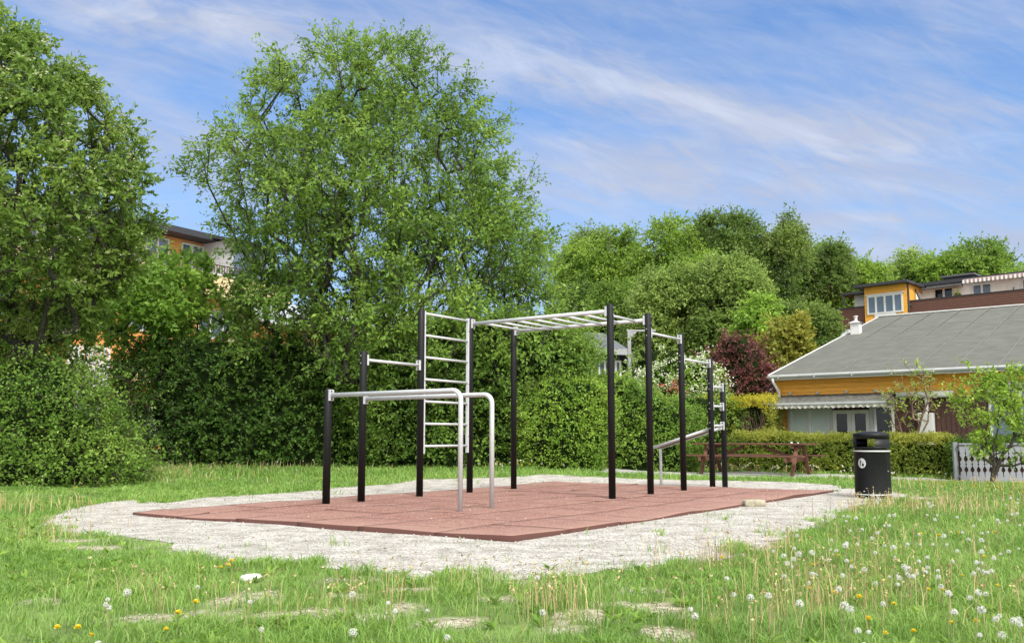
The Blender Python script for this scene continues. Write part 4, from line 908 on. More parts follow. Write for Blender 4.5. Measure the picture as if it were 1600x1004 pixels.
# ventilation chimney: where the photo shows it, standing on the slope
fr_c = None
pc = Vector(ray(1338, 521)); cam0 = Vector((0, 0, HC)); Hi = hfr.inverted(); o_ = Hi @ cam0; d_ = Hi.to_3x3() @ pc
tq = (EZ + (RZ - EZ) / RD * o_.y - o_.z) / (d_.z - (RZ - EZ) / RD * d_.y); cpos = o_ + d_ * tq; sc_c = (hfr @ cpos).y / F
cw = 14 * sc_c / 2; ch = 23 * sc_c
m = MB(Hf); cx, cy, cz = cpos; m.box(cx - cw, cx + cw, cy - cw, cy + cw, cz - .3, cz + ch * .72); chm = m.build('chimney', MM['whitep'], house, bevel=.01)
m = MB(Hf); z = cz + ch * .722; a = cw * 1.35; m.add([(cx - a, cy - a, z), (cx + a, cy - a, z), (cx + a, cy + a, z), (cx - a, cy + a, z), (cx, cy, z + ch * .2)], [(3, 2, 1, 0), (0, 1, 4), (1, 2, 4), (2, 3, 4), (3, 0, 4)]); m.build('chimney_cap', MM['whitep'], chm)
m = MB(Hf); m.tube([(cx, cy, z + ch * .1), (cx, cy, z + ch * .42)], cw * .34, 12); m.tube([(cx, cy, z + ch * .425), (cx, cy, z + ch * .5)], cw * .5, 12); m.build('flue', MM['whitep'], chm)
# service cabinet and pipe
sx, sz = hp(1449, 650); m = MB(Hf); m.box(sx - .19, sx + .19, WB - .25, WB - .032, .5, hp(1449, 645)[1]); cb = m.build('cabinet', MM['whitep'], house, bevel=.01)
m = MB(Hf); m.tube([(sx + .02, WB - .12, hp(1449, 645)[1]), (sx + .02, WB - .12, zaw - .05)], .045, 10); m.build('pipe', MM['whitep'], cb)

# ================================================================== terraced block behind, upper right
BA = R(44); bu = Vector((cos(BA), -sin(BA), 0)); bo = W(1418, 471, 55); bo = Vector((bo.x, bo.y, 0)); bfr = frame(bo, bu); Bf = Matrix(bfr); Bf.translation = (0, 0, 0)
blk = empty('apartment_block', bo, 'terraced block with brown balcony parapets and white upper walls above the grey roof', 'apartment block')
def bq(px, py, w=0): return onp(bfr, px, py, w)
def bx(name, m_, px0, px1, py0, py1, w0, w1, par=blk, ref=None, bevel=0):
    """box whose front face (depth w0) spans these photo positions; heights read at px0"""
    r = ref or px0; a, b = bq(px0, py0, w0)[0], bq(px1, py0, w0)[0]; z1 = bq(r, py0, w0)[1]; z0 = bq(r, py1, w0)[1]
    m = MB(Bf); m.box(a, b, w0, w1, z0, z1); return m.build(name, m_, par, bevel=bevel), (a, b, z0, z1)
uL, zP = bq(1418, 471); uR = bq(1600, 452)[0] + 9
# lower storeys (hidden by the roof in front, seen from elsewhere)
zf = zP - 1.35
m = MB(Bf); m.box(-7.2, uR, .3, 12, 0, zf); m.build('lower_wall', MM['orangeblock'], blk)
m = MB(Bf); z = zf
while z < zP - .05: m.hexa([(uL - .02, -.02, z), (uR, -.02, z), (uR, .08, z), (uL - .02, .08, z), (uL - .02, 0, z + .13), (uR, 0, z + .13), (uR, .08, z + .13), (uL - .02, .08, z + .13)]); z += .136
m.build('balcony_parapet', MM['brownclad'], blk)
m = MB(Bf); m.box(uL - .02, uR, -.05, .11, zP - .0, zP + .06); m.build('parapet_cap', MM['roofdark'], blk)
# set back upper storey, 2.4 m behind
SB = 2.4; zr = bq(1560, 429.5, SB - .5)[1]; u1 = bq(1440, 450, SB)[0]
m = MB(Bf); m.box(u1, uR, SB, 12, zf, zr - .12); m.build('upper_wall', MM['offwhite'], blk)
m = MB(Bf); m.box(u1 - .3, uR + .3, SB - .35, 12.4, zr - .117, zr + .10); m.build('roof', MM['roofdark'], blk)
for (pa, pb, c, g_) in ((1459, 1491, 2, 'glass'), (1519, 1551, 2, 'glassblue'), (1597, 1640, 2, 'glassblue')):
    a, b = bq(pa, 460, SB)[0], bq(pb, 460, SB)[0]; window(blk, Bf, a, b, zf + .5 if pa < 1500 else zf + .7, zr - .32, SB - .002, c, MM[g_], fw=.10)
a, b = bq(1440, 450, SB - .6)[0], bq(1500, 450, SB - .6)[0]
m = MB(Bf); m.hexa([(a, SB - .8, zr - .42), (b, SB - .8, zr - .42), (b, SB - .002, zr - .34), (a, SB - .002, zr - .34), (a, SB - .8, zr - .34), (b, SB - .8, zr - .34), (b, SB - .002, zr - .22), (a, SB - .002, zr - .22)]); m.build('awning', MM['greyhouse'], blk)
a, b = bq(1506, 450, SB - 1)[0], uR - .5
m = MB(Bf); m.hexa([(a, SB - 1.2, zr - .22), (b, SB - 1.2, zr - .22), (b, SB - .72, zr - .12), (a, SB - .72, zr - .12), (a, SB - 1.2, zr - .16), (b, SB - 1.2, zr - .16), (b, SB - .72, zr - .06), (a, SB - .72, zr - .06)]); aw2 = m.build('awning', MM['pinkstripe'], blk)
m = MB(Bf); m2 = MB(Bf); x = a; k = 0
while x < b: (m if k % 2 else m2).box(x, x + .12, SB - 1.235, SB - 1.205, zr - .40 + (.03 if k % 2 else 0), zr - .18); x += .12; k += 1
m.build('valance_stripes', MM['pinkstripe'], aw2); m2.build('valance_stripes', MM['offwhite'], aw2)
lx = bq(1584, 440, SB)[0]; m = MB(Bf); m.box(lx - .12, lx + .12, SB - .3, SB - .1, zr - 1.35, zr - 1.0); m.tube([(lx, SB - .2, zr - 1.0), (lx, SB - .2, zr - .85), (lx, SB, zr - .8)], .03, 8); m.build('wall_lantern', MM['roofdark'], blk)
# orange bay
bay0, bay1, zb0, zb1 = bq(1350, 450, -.3)[0], bq(1416, 450, -.3)[0], bq(1350, 530, -.3)[1], bq(1350, 450, -.3)[1]
zb0 = 0
m = MB(Bf); m.box(bay0, bay1, -.3, 5, zb0, zb1); bay = m.build('bay', MM['orange'], blk)
zw0, zw1 = bq(1356, 492, -.3)[1], bq(1356, 463, -.3)[1]; wa, wb = bq(1355, 470, -.3)[0], bq(1411, 470, -.3)[0]
window(blk, Bf, wa, wb, zw0, zw1, -.302, 4, MM['glassblue'], fw=.10, name='bay_window')
a, b = bq(1367, 492, -.3)[0], bq(1400, 492, -.3)[0]; m = MB(Bf); m.box(a, b, -.36, -.302, zw0 - 1.6, zw0 - .01); m.build('balcony_door', MM['whitep'], blk)
m = MB(Bf); m.box(wa - .1, wb + .1, -.38, -.303, zw1 + .01, zw1 + .09); m.build('window_head', MM['whitep'], blk)
m = MB(Bf); m.box(bay0 - .5, bay1 + .25, -.85, 5.2, zb1 + .003, zb1 + .17); m.build('bay_roof', MM['roofdark'], blk)
a = bay1 + .003; b = bq(1437, 450, 1.2)[0]
m = MB(Bf); m.box(a, u1 - .003, 1.3, 5, zf, zb1 - .35); m.build('side_wall', MM['offwhite'], blk)
m = MB(Bf); m.box(bay1 + .26, u1 + .3, .7, 5.3, zb1 - .02, zb1 + .14); m.build('side_roof', MM['roofdark'], blk)
m = MB(Bf); m.tube([(bay1 + .08, -.2, zf), (bay1 + .08, -.2, zb1 - .3), (bay1 + .08, -.2, zb1)], .06, 8); m.build('downpipe', MM['roofdark'], blk)
m = MB(Bf); m.tube([(bay1 + .08, -.2, zb1 - 1.4), (bay1 + .5, .8, zb1 - 1.2), (u1, 1.25, zb1 - .2)], .06, 8); m.build('downpipe', MM['roofdark'], blk)
# left parapet with the white wall and awning under it
la, lb = bq(1292, 486, -.1)[0], bay0 - .003; zl1, zl0 = bq(1292, 487, -.1)[1], bq(1292, 517, -.1)[1]
m = MB(Bf); z = zl0
while z < zl1 - .05: m.hexa([(la, -.12, z), (lb, -.12, z), (lb, 0, z), (la, 0, z), (la, -.1, z + .13), (lb, -.1, z + .13), (lb, 0, z + .13), (la, 0, z + .13)]); z += .136
m.build('balcony_parapet', MM['brownclad'], blk); m = MB(Bf); m.box(la - .03, lb, -.16, .04, z + .0, z + .07); m.build('parapet_cap', MM['roofdark'], blk)
m = MB(Bf); m.box(la, la + .1, .0, 5, zl0, z); m.build('balcony_side', MM['brownclad'], blk)
wl_ = bq(1335, 470, 1.6)[0]; m = MB(Bf); m.box(wl_, bay0 - .004, 1.6, 5, zl0, bq(1340, 461, 1.6)[1]); m.build('white_wall', MM['offwhite'], blk)
m = MB(Bf); zq = bq(1340, 461, 1.6)[1]; m.box(wl_ - .7, bay0 - .004, 1.0, 5.2, zq + .002, zq + .16); m.build('roof', MM['roofdark'], blk)
m = MB(Bf); m.tube([(wl_ - .6, 1.05, zq), (wl_ - .5, 1.1, zq - .6), (wl_ - .1, 1.55, zq - .9), (wl_ - .1, 1.55, zq - 2)], .06, 8); m.build('downpipe', MM['roofdark'], blk)
m = MB(Bf); m.hexa([(la - .3, -1.6, zl0 - .75), (lb, -1.6, zl0 - .75), (lb, -.13, zl0 - .1), (la - .3, -.13, zl0 - .1), (la - .3, -1.6, zl0 - .66), (lb, -1.6, zl0 - .66), (lb, -.13, zl0 - .01), (la - .3, -.13, zl0 - .01)]); aw3 = m.build('awning', MM['gutter'], blk)
m = MB(Bf); x = la - .3
while x < lb: m.box(x, x + .14, -1.63, -1.605, zl0 - 1.12, zl0 - .74); x += .2
m.build('valance', MM['valance'], aw3)
m = MB(Bf); m.box(la - .3, lb, -1.60, -1.58, zl0 - 1.05, zl0 - .752); m.build('valance_back', MM['cream'], aw3)
# roof vent box
va, vb = bq(1474, 432, 5)[0], bq(1520, 432, 5)[0]; zv = bq(1497, 429, 5)[1]
m = MB(Bf); m.box(va, vb, 5, 7, zr + .103, zv - .12); vt = m.build('roof_vent', MM['roofdark'], blk); m = MB(Bf); m.box(va - .15, vb + .15, 4.8, 7.2, zv - .117, zv); m.build('vent_cap', MM['greyhouse'], vt)
# plants and folded parasol on the terrace
pu = bq(1497, 465, 1.2)[0]
# ================================================================== orange block on the left
LA = math.atan2(1, .65); lu = Vector((.545, .838, 0)); lo = W(240, 336, 40); lo = Vector((lo.x, lo.y, 0)); lfr = frame(lo, lu); Lf = Matrix(lfr); Lf.translation = (0, 0, 0)
# local y points away from the viewer
if (lfr.col[1].to_3d()).dot(lo) < 0: pass
MM['fasc0'] = mat('bay_frame_grey', (.42, .44, .45), .6, .08)
lb_ = empty('apartment_block', lo, 'orange three storey block with cream balcony bands behind the big leafy trees', 'apartment block')
def lq(px, py, w=0): return onp(lfr, px, py, w)
zR = lq(240, 340)[1]; Lx0, Lx1 = -16, 7.6
bnd = lq(330, 385)[1]; 
zc1, zc0 = zR - 2.35, zR - 3.35                      # top cream band
m = MB(Lf); m.box(Lx0, Lx1, 0, 11, 0, zc0); m.build('wall', MM['orangeblock'], lb_)
m = MB(Lf); m.box(Lx0, Lx1, -1.0, .0, zc0, zc1); bal = m.build('balcony_band', MM['cream'], lb_)
m = MB(Lf); m.box(Lx0, Lx1, -1.03, .0, zc1, zc1 + .06); m.build('band_cap', MM['whitep'], bal)
m = MB(Lf); m.box(Lx0, Lx1 - 1.6, 1.6, 11, zc0 + .003, zR - .3); m.build('upper_wall', MM['orangeblock'], lb_)
m = MB(Lf); m.box(Lx0, Lx1 - 1.2, .5, 11.5, zR - .297, zR); m.build('roof', MM['roofdark'], lb_)
x = Lx0 + .5; k = 0
while x < Lx1 - 3: window(lb_, Lf, x, x + 1.9, zc1 - .6, zR - .45, 1.598, 3, MM['glassblue'], fw=.09); x += 2.6
z = zc1 + .065
for q in range(int((Lx1 - Lx0) / 3)):
    m = MB(Lf); a = Lx0 + q * 3
    for j in range(20): m.box(a + j * .15, a + j * .15 + .03, -.95, -.92, z, z + .42)
    m.box(a, a + 3, -.96, -.91, z + .42, z + .46); m.build('railing', MM['browndark'], lb_)
a, b = lq(352, 375)[0], lq(383, 375)[0]
m = MB(Lf); m.box(Lx1 - 3.6, Lx1 - 1.4, -.7, 1.597, zc1 + .062, zR - .32); bb = m.build('glazed_bay', MM['fasc0'], lb_)
for (u0, u1_) in ((Lx1 - 3.5, Lx1 - 2.55), (Lx1 - 2.45, Lx1 - 1.5)): m = MB(Lf); m.box(u0, u1_, -.73, -.702, zc1 + .2, zR - .42); m.build('pane', MM['glassblue'], bb)
m = MB(Lf); m.hexa([(Lx1 - 3.9, -1.1, zR - .55), (Lx1 - 1.0, -1.1, zR - .55), (Lx1 - 1.0, .49, zR - .2), (Lx1 - 3.9, .49, zR - .2), (Lx1 - 3.9, -1.1, zR - .4), (Lx1 - 1.0, -1.1, zR - .4), (Lx1 - 1.0, .49, zR - .05), (Lx1 - 3.9, .49, zR - .05)]); m.build('bay_roof', MM['roofdark'], lb_)
# two lower storeys of windows, with striped awnings on the middle one
for (z0, z1) in ((zc0 - 2.0, zc0 - .55), (.6, 2.3)):
    x = Lx0 + .6
    while x < Lx1 - 2: window(lb_, Lf, x, x + 2.2, z0, z1, -.002, 3, MM['glassblue'], fw=.1); x += 3.6
for x in (Lx1 - 3.4, Lx1 - 10.6):
    m = MB(Lf); m.hexa([(x, -.95, zc0 - .35), (x + 2.6, -.95, zc0 - .35), (x + 2.6, -.004, zc0 - .05), (x, -.004, zc0 - .05), (x, -.95, zc0 - .3), (x + 2.6, -.95, zc0 - .3), (x + 2.6, -.004, zc0 - .003), (x, -.004, zc0 - .003)]); o = m.build('awning', MM['roofdark'], lb_)
    m = MB(Lf)
    for j in range(9): m.box(x + j * .29, x + j * .29 + .145, -.98, -.955, zc0 - .55, zc0 - .33)
    m.build('valance_stripes', MM['offwhite'], o)
m = MB(Lf); m.box(Lx0, Lx1, -.9, .0, 3.35, 4.2); m.build('balcony_band', MM['cream'], lb_)
# annex with a pale roof, seen through the big tree
ap = W(425, 500, 37); afr = frame((ap.x, ap.y, 0), (.86, .51, 0)); Af = Matrix(afr); Af.translation = (0, 0, 0)
an = empty('garden_house', (ap.x, ap.y, 0), 'low orange outbuilding with a pale grey roof behind the big tree', 'outbuilding')
zA1 = onp(afr, 430, 505)[1]; m = MB(Af); m.box(0, 8.5, 0, 6, 0, zA1); m.build('wall', MM['orangeblock'], an)
m = MB(Af); m.hexa([(-.5, -.6, zA1 - .12), (9, -.6, zA1 - .12), (9, 3, zA1 + 1.2), (-.5, 3, zA1 + 1.2), (-.5, -.6, zA1 - .02), (9, -.6, zA1 - .02), (9, 3, zA1 + 1.3), (-.5, 3, zA1 + 1.3)])
m.hexa([(-.5, 3.002, zA1 + 1.2), (9, 3.002, zA1 + 1.2), (9, 6.6, zA1 - .1), (-.5, 6.6, zA1 - .1), (-.5, 3.002, zA1 + 1.3), (9, 3.002, zA1 + 1.3), (9, 6.6, zA1), (-.5, 6.6, zA1)]); m.build('roof', MM['gutter'], an)
window(an, Af, .8, 2.6, 1.0, zA1 - .9, -.002, 2, MM['glassblue'], fw=.12); window(an, Af, 4.6, 6.6, 1.0, zA1 - .9, -.002, 3, MM['glassblue'], fw=.12)
# white slatted screen glimpsed between the bushes
p0, p1 = W(104, 600, 29), W(168, 600, 29.5); sfr = frame((p0.x, p0.y, zs(p0.x, p0.y)), (p1 - p0) * Vector((1, 1, 0))); Sf = Matrix(sfr); Sf.translation = (0, 0, 0)
scn = empty('slatted_screen', sfr.translation, 'white slatted screen showing between the dark bushes at left', 'screen')
m = MB(Sf); x = 0
while x < 1.25: m.box(x, x + .10, 0, .03, .1, W(150, 556, 29.2).z); x += .13
m.build('slats', MM['whitep'], scn); m = MB(Sf); m.box(-.02, 1.28, .032, .08, .3, .4); m.box(-.02, 1.28, .032, .08, 2.2, 2.3); m.build('rails', MM['whitep'], scn)
# ================================================================== grey house and lamp post in the centre
gp = W(958, 560, 44); gfr = frame((gp.x, gp.y, 0), (.97, .24, 0)); Gf = Matrix(gfr); Gf.translation = (0, 0, 0)
MM['fasc'] = mat('fascia_grey', (.30, .31, .32), .6, .1)
gh = empty('house', (gp.x, gp.y, 0), 'small dark grey house with a grey pitched roof glimpsed behind the black posts', 'house')
def gq(px, py, w=0): return onp(gfr, px, py, w)
ze = gq(925, 545)[1]; zrg = gq(925, 521, 2.5)[1]; xr = gq(968, 540)[0]; xg = gq(962, 555)[0]
m = MB(Gf); m.box(-4, xr, 0, 6, 0, ze); m.build('wall', MM['greyhouse'], gh)
m = MB(Gf); m.box(xr + .003, xr + 1.0, 1.5, 6, 0, ze - .6); m.build('side_wall', MM['roofdark'], gh)
m = MB(Gf); m.hexa([(-4.5, -.6, ze - .1), (xr + .2, -.6, ze - .1), (xr + .2, 2.9, zrg), (-4.5, 2.9, zrg), (-4.5, -.6, ze), (xr + .2, -.6, ze), (xr + .2, 2.9, zrg + .1), (-4.5, 2.9, zrg + .1)]); 
m.hexa([(xr + .202, -.6, ze - .1), (xr + 1.5, 1.0, ze - .8), (xr + 1.5, 5, ze - .8), (xr + .202, 2.9, zrg), (xr + .202, -.6, ze), (xr + 1.5, 1.0, ze - .7), (xr + 1.5, 5, ze - .7), (xr + .202, 2.9, zrg + .1)]); grf = m.build('roof', mat('grey_metal_roof', (.115, .125, .14), .6, .06), gh)
m = MB(Gf); m.box(-4.5, xr + .2, -.66, -.603, ze - .32, ze - .02); m.build('fascia', MM['fasc'], grf)
m = MB(Gf); m.bar((xr + .24, -.62, ze - .12), (xr + 1.52, 1.0, ze - .85), .06, .22); m.build('verge_board', MM['fasc'], grf)
window(gh, Gf, gq(934, 560)[0], gq(946, 560)[0], ze - 2.1, ze - .5, -.002, 1, MM['glassblue'], fw=.1); window(gh, Gf, gq(960, 560)[0], gq(970, 560)[0], ze - 2.4, ze - .55, -.002, 1, MM['glassblue'], fw=.1)
m = MB(Gf); 
for j in range(14): m.box(xg + .1 + j * .14, xg + .13 + j * .14, -1.2, -1.17, ze - 2.9, ze - 1.9)
m.box(xg, xg + 2.1, -1.21, -1.16, ze - 1.9, ze - 1.84); m.build('railing', MM['fasc'], gh)
lp = W(984, 600, 33); zt_ = W(984, 518, 33).z; lmp = empty('lamp_post', (lp.x, lp.y, 0), 'grey square lamp post with a horizontal arm behind the black posts', 'lamp post')
m = MB(); m.box(-.065, .065, -.065, .065, 0, zt_); m.build('pole', MM['fasc'], lmp, bevel=.01)
m = MB(); m.box(-.09, 1.0, -.05, .05, zt_ + .003, zt_ + .07); m.build('arm', MM['fasc'], lmp, bevel=.01)
m = MB(); m.hexa([(.067, -.04, zt_ - .22), (.10, -.04, zt_ - .22), (.10, .04, zt_ - .22), (.067, .04, zt_ - .22), (.067, -.04, zt_), (.3, -.04, zt_), (.3, .04, zt_), (.067, .04, zt_)]); m.build('gusset', MM['fasc'], lmp)
# ================================================================== trees and shrubs
def gpt(px, D, dz=0): p = W(px, 700, D); return (p.x, D, zs(p.x, D) + dz)
TREES = 1.0
# the big multi-stemmed tree
pr = pxprof([(84, 560, 640), (94, 420, 685), (112, 392, 735), (140, 380, 768), (180, 366, 792), (225, 350, 812), (262, 300, 835), (290, 268, 858), (330, 300, 880), (390, 335, 888), (440, 350, 905), (500, 340, 935), (560, 345, 950), (610, 400, 940)], 24.5, .85)
make_tree('deciduous_tree', 'tall multi-stemmed leafy tree with a broad open crown behind the exercise rig', gpt(592, 25), pr, 2500, ML['big'], MM['barkdark'], stems=9, tw=5, lpt=10, tl=.55, L=.12, Wd=.056,
          gap=.38, gf=1.0, seed=9, r0=.0066, droop=.3, inner=.42, spread=.7, power=.47, edge=.30)
# left tree with cream umbels
pr = pxprof([(34, -60, 30), (62, -120, 75), (98, -160, 118), (140, -190, 165), (190, -200, 195), (240, -215, 222), (290, -225, 245), (335, -225, 248), (380, -215, 222), (430, -190, 190), (480, -170, 165), (530, -120, 110)], 17.5, .9)
make_tree('deciduous_tree', 'dense leafy tree with small cream flower heads at the left edge', gpt(-35, 17.5), pr, 1250, ML['left'], MM['barkdark'], stems=5, tw=5, lpt=13, tl=.38, L=.11, Wd=.055, gap=.30, gf=.8, seed=12,
          r0=.0085, droop=.1, inner=.36, spread=.75, blossoms=(620, ML['cream'], .06), power=.48, edge=.16)
# smaller pale tree in between
pr = pxprof([(396, 215, 290), (412, 160, 335), (435, 115, 385), (470, 95, 410), (510, 100, 410), (550, 140, 350), (575, 200, 330)], 24.6, .8)
make_tree('deciduous_tree', 'small bright green tree with larger leaves between the two big trees', gpt(305, 25), pr, 300, ML['mid'], MM['barkdark'], stems=3, tw=5, lpt=10, tl=.45, L=.16, Wd=.085, gap=.34, gf=.8, seed=21, r0=.006, droop=.25, inner=.5)
pr = pxprof([(470, -60, 60), (500, -120, 120), (540, -140, 150), (580, -130, 140)], 21.5, .5)
make_tree('deciduous_tree', 'dark green small tree behind the shrub at the left edge', gpt(40, 21.5), pr, 260, ML['bush'], MM['barkdark'], stems=3, tw=5, lpt=10, tl=.4, L=.11, Wd=.06, gap=.32, gf=.9, seed=27, r0=.009, inner=.5)

def bushpx(name, label, rows, D, kd, n, lm, **k):
    pr = pxprof(rows, D, kd); c = (pr.a[0] + pr.b[0]) / 2; b = (c, D, min(zs(c, D), pr.z[0] + .2)); pr.z[0] = min(pr.z[0], b[2])
    return make_bush(name, label, b, pr, n, lm, **k)
bushpx('leafy_shrub', 'large bright green leafy shrub in the left foreground under the big left tree', [(556, -140, 60), (575, -190, 110), (610, -220, 150), (650, -235, 178), (690, -245, 203), (725, -245, 222), (750, -240, 215)], 17.6, .62, 52000, ML['bush'], L=.062, Wd=.038, seed=3, lump=.62, lf_=.95, depth=.35, tl=.27)
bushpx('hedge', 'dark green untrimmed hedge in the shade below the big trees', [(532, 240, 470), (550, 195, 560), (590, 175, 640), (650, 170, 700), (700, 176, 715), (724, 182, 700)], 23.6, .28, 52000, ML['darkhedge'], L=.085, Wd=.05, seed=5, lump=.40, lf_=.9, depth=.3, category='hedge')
bushpx('leafy_shrub', 'mid green drooping shrub directly behind the ladder and the first monkey bar post', [(495, 640, 840), (530, 590, 925), (570, 560, 938), (640, 548, 900), (695, 560, 895), (726, 575, 890)], 22.6, .35, 46000, ML['big'], L=.10, Wd=.052, seed=8, lump=.55, lf_=.8, depth=.35, droop=.4, tl=.32)
bushpx('leafy_shrub', 'bright green rounded shrub to the left of the middle black posts', [(588, 860, 930), (606, 835, 955), (645, 815, 962), (695, 808, 955), (731, 815, 945)], 21.8, .55, 24000, ML['bright'], L=.06, Wd=.035, seed=9, lump=.34, lf_=1.4)
bushpx('leafy_shrub', 'light green dense shrub right behind the two middle black posts', [(592, 945, 980), (606, 925, 1012), (624, 912, 1050), (652, 908, 1085), (690, 908, 1092), (722, 915, 1088)], 24.0, .5, 26000, ML['mid'], L=.065, Wd=.036, seed=10, lump=.32, lf_=1.3)
bushpx('hedge', 'green hedge end between the middle posts and the yellow-topped conifer hedge', [(614, 1065, 1135), (628, 1048, 1165), (660, 1040, 1168), (705, 1042, 1160), (724, 1045, 1155)], 25.8, .4, 17000, ML['bush'], L=.06, Wd=.035, seed=11, lump=.2, lf_=1.4, category='hedge')
bushpx('purple_shrub', 'dark purple leaved shrub to the left of the orange house', [(526, 1128, 1172), (542, 1112, 1192), (572, 1100, 1210), (605, 1100, 1214), (640, 1105, 1210), (700, 1115, 1200)], 30, .8, 20000, ML['purple'], L=.075, Wd=.05, seed=13, lump=.45, lf_=1.1)
bushpx('flowering_shrub', 'green shrub covered in white blossom behind the middle posts', [(560, 1064, 1104), (578, 1015, 1118), (600, 995, 1128), (640, 990, 1135), (700, 1000, 1125)], 29, .6, 16000, ML['bright'], L=.08, Wd=.05, seed=14, lump=.35, lf_=1.1, blossoms=(560, ML['white'], .085, 9))
bushpx('flowering_shrub', 'small coral pink flowering shrub behind the hedge near the fourth tall post', [(600, 1036, 1060), (607, 1028, 1068), (620, 1024, 1070), (660, 1030, 1066)], 27.3, .7, 2200, ML['pink'], L=.06, Wd=.04, seed=15, lump=.12, lf_=2)
bushpx('leafy_shrub', 'pale green loose shrub beside the grey lamp post', [(545, 1000, 1050), (565, 985, 1075), (600, 975, 1090), (680, 980, 1085)], 31.5, .6, 7000, ML['forest4'], L=.09, Wd=.05, seed=16, lump=.4, lf_=1.1)
bushpx('leafy_shrub', 'green shrub hiding the foot of the small grey house', [(578, 880, 960), (600, 860, 985), (650, 850, 990), (700, 860, 985)], 30, .5, 7000, ML['bright'], L=.09, Wd=.05, seed=17, lump=.35, lf_=1.1)
pr = pxprof([(476, 1208, 1228), (495, 1190, 1248), (525, 1178, 1264), (560, 1180, 1266), (595, 1188, 1255)], 33, .9)
make_tree('young_tree', 'young olive yellow tree beside the purple shrub', gpt(1222, 33), pr, 340, ML['maple'], MM['bark'], tw=5, lpt=10, tl=.35, L=.13, Wd=.10, gap=.28, gf=1.1, seed=31, r0=.008, inner=.4)
pr = pxprof([(462, 1182, 1196), (480, 1165, 1212), (505, 1150, 1222), (540, 1150, 1215), (570, 1165, 1200)], 36, .9)
make_tree('young_tree', 'young pale lime green tree behind the olive yellow tree', gpt(1185, 36), pr, 170, ML['bright'], MM['bark'], tw=4, lpt=9, tl=.45, L=.15, Wd=.09, gap=.36, gf=1.1, seed=32, r0=.008, inner=.5)

# clipped conifer hedges
a, b = gpt(1098, 26.6), gpt(1212, 25.4)
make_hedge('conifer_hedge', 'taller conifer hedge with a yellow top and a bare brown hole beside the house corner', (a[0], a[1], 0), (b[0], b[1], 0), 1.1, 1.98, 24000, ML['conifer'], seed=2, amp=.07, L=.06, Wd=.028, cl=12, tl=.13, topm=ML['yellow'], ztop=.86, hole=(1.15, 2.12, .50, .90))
a, b = gpt(1150, 24.4), gpt(1489, 21.9)
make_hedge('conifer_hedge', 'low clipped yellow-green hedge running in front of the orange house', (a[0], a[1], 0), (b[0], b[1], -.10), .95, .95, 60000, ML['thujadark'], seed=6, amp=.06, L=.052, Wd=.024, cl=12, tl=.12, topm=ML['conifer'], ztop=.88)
# apple tree and sapling on the right
pr = pxprof([(556, 1488, 1530), (575, 1483, 1600), (605, 1478, 1640), (640, 1488, 1660), (680, 1492, 1660), (712, 1520, 1650), (730, 1560, 1630)], 18.8, .75)
make_tree('fruit_tree', 'small light green fruit tree in front of the pale grey fence', gpt(1546, 18.9, -.02), pr, 190, ML['apple'], MM['bark'], stems=3, tw=4, lpt=9, tl=.24, L=.075, Wd=.045, gap=.40, gf=2.2, seed=42, r0=.0042, droop=.1, inner=.6, edge=.35)
pr = pxprof([(556, 1415, 1440), (585, 1385, 1462), (620, 1372, 1475), (650, 1385, 1465), (675, 1405, 1445)], 22.9, .7)
make_tree('sapling', 'spindly sapling with sparse pale leaves behind the low hedge', gpt(1424, 23.0), pr, 80, ML['apple'], MM['twigbrown'], stems=4, tw=2, lpt=4, tl=.22, L=.07, Wd=.04, gap=.35, gf=2.5, seed=43, r0=.006, inner=.6, blossoms=(60, ML['cream'], .03))
# terrace plants on the block behind
q = bq(1497, 466, 1.2); tpz = zf
tp = bfr @ Vector((q[0], 1.2, zf)); gg = Prof([(tp.z, tp.x - .35, tp.x + .35), (tp.z + 1.3, tp.x - .45, tp.x + .45), (tp.z + 1.9, tp.x - .1, tp.x + .1)], tp.y, .8)
make_bush('potted_plant', 'small potted conifer on the terrace of the block behind', (tp.x, tp.y, tp.z), gg, 900, ML['maple'], L=.09, Wd=.04, seed=44, lump=.1)

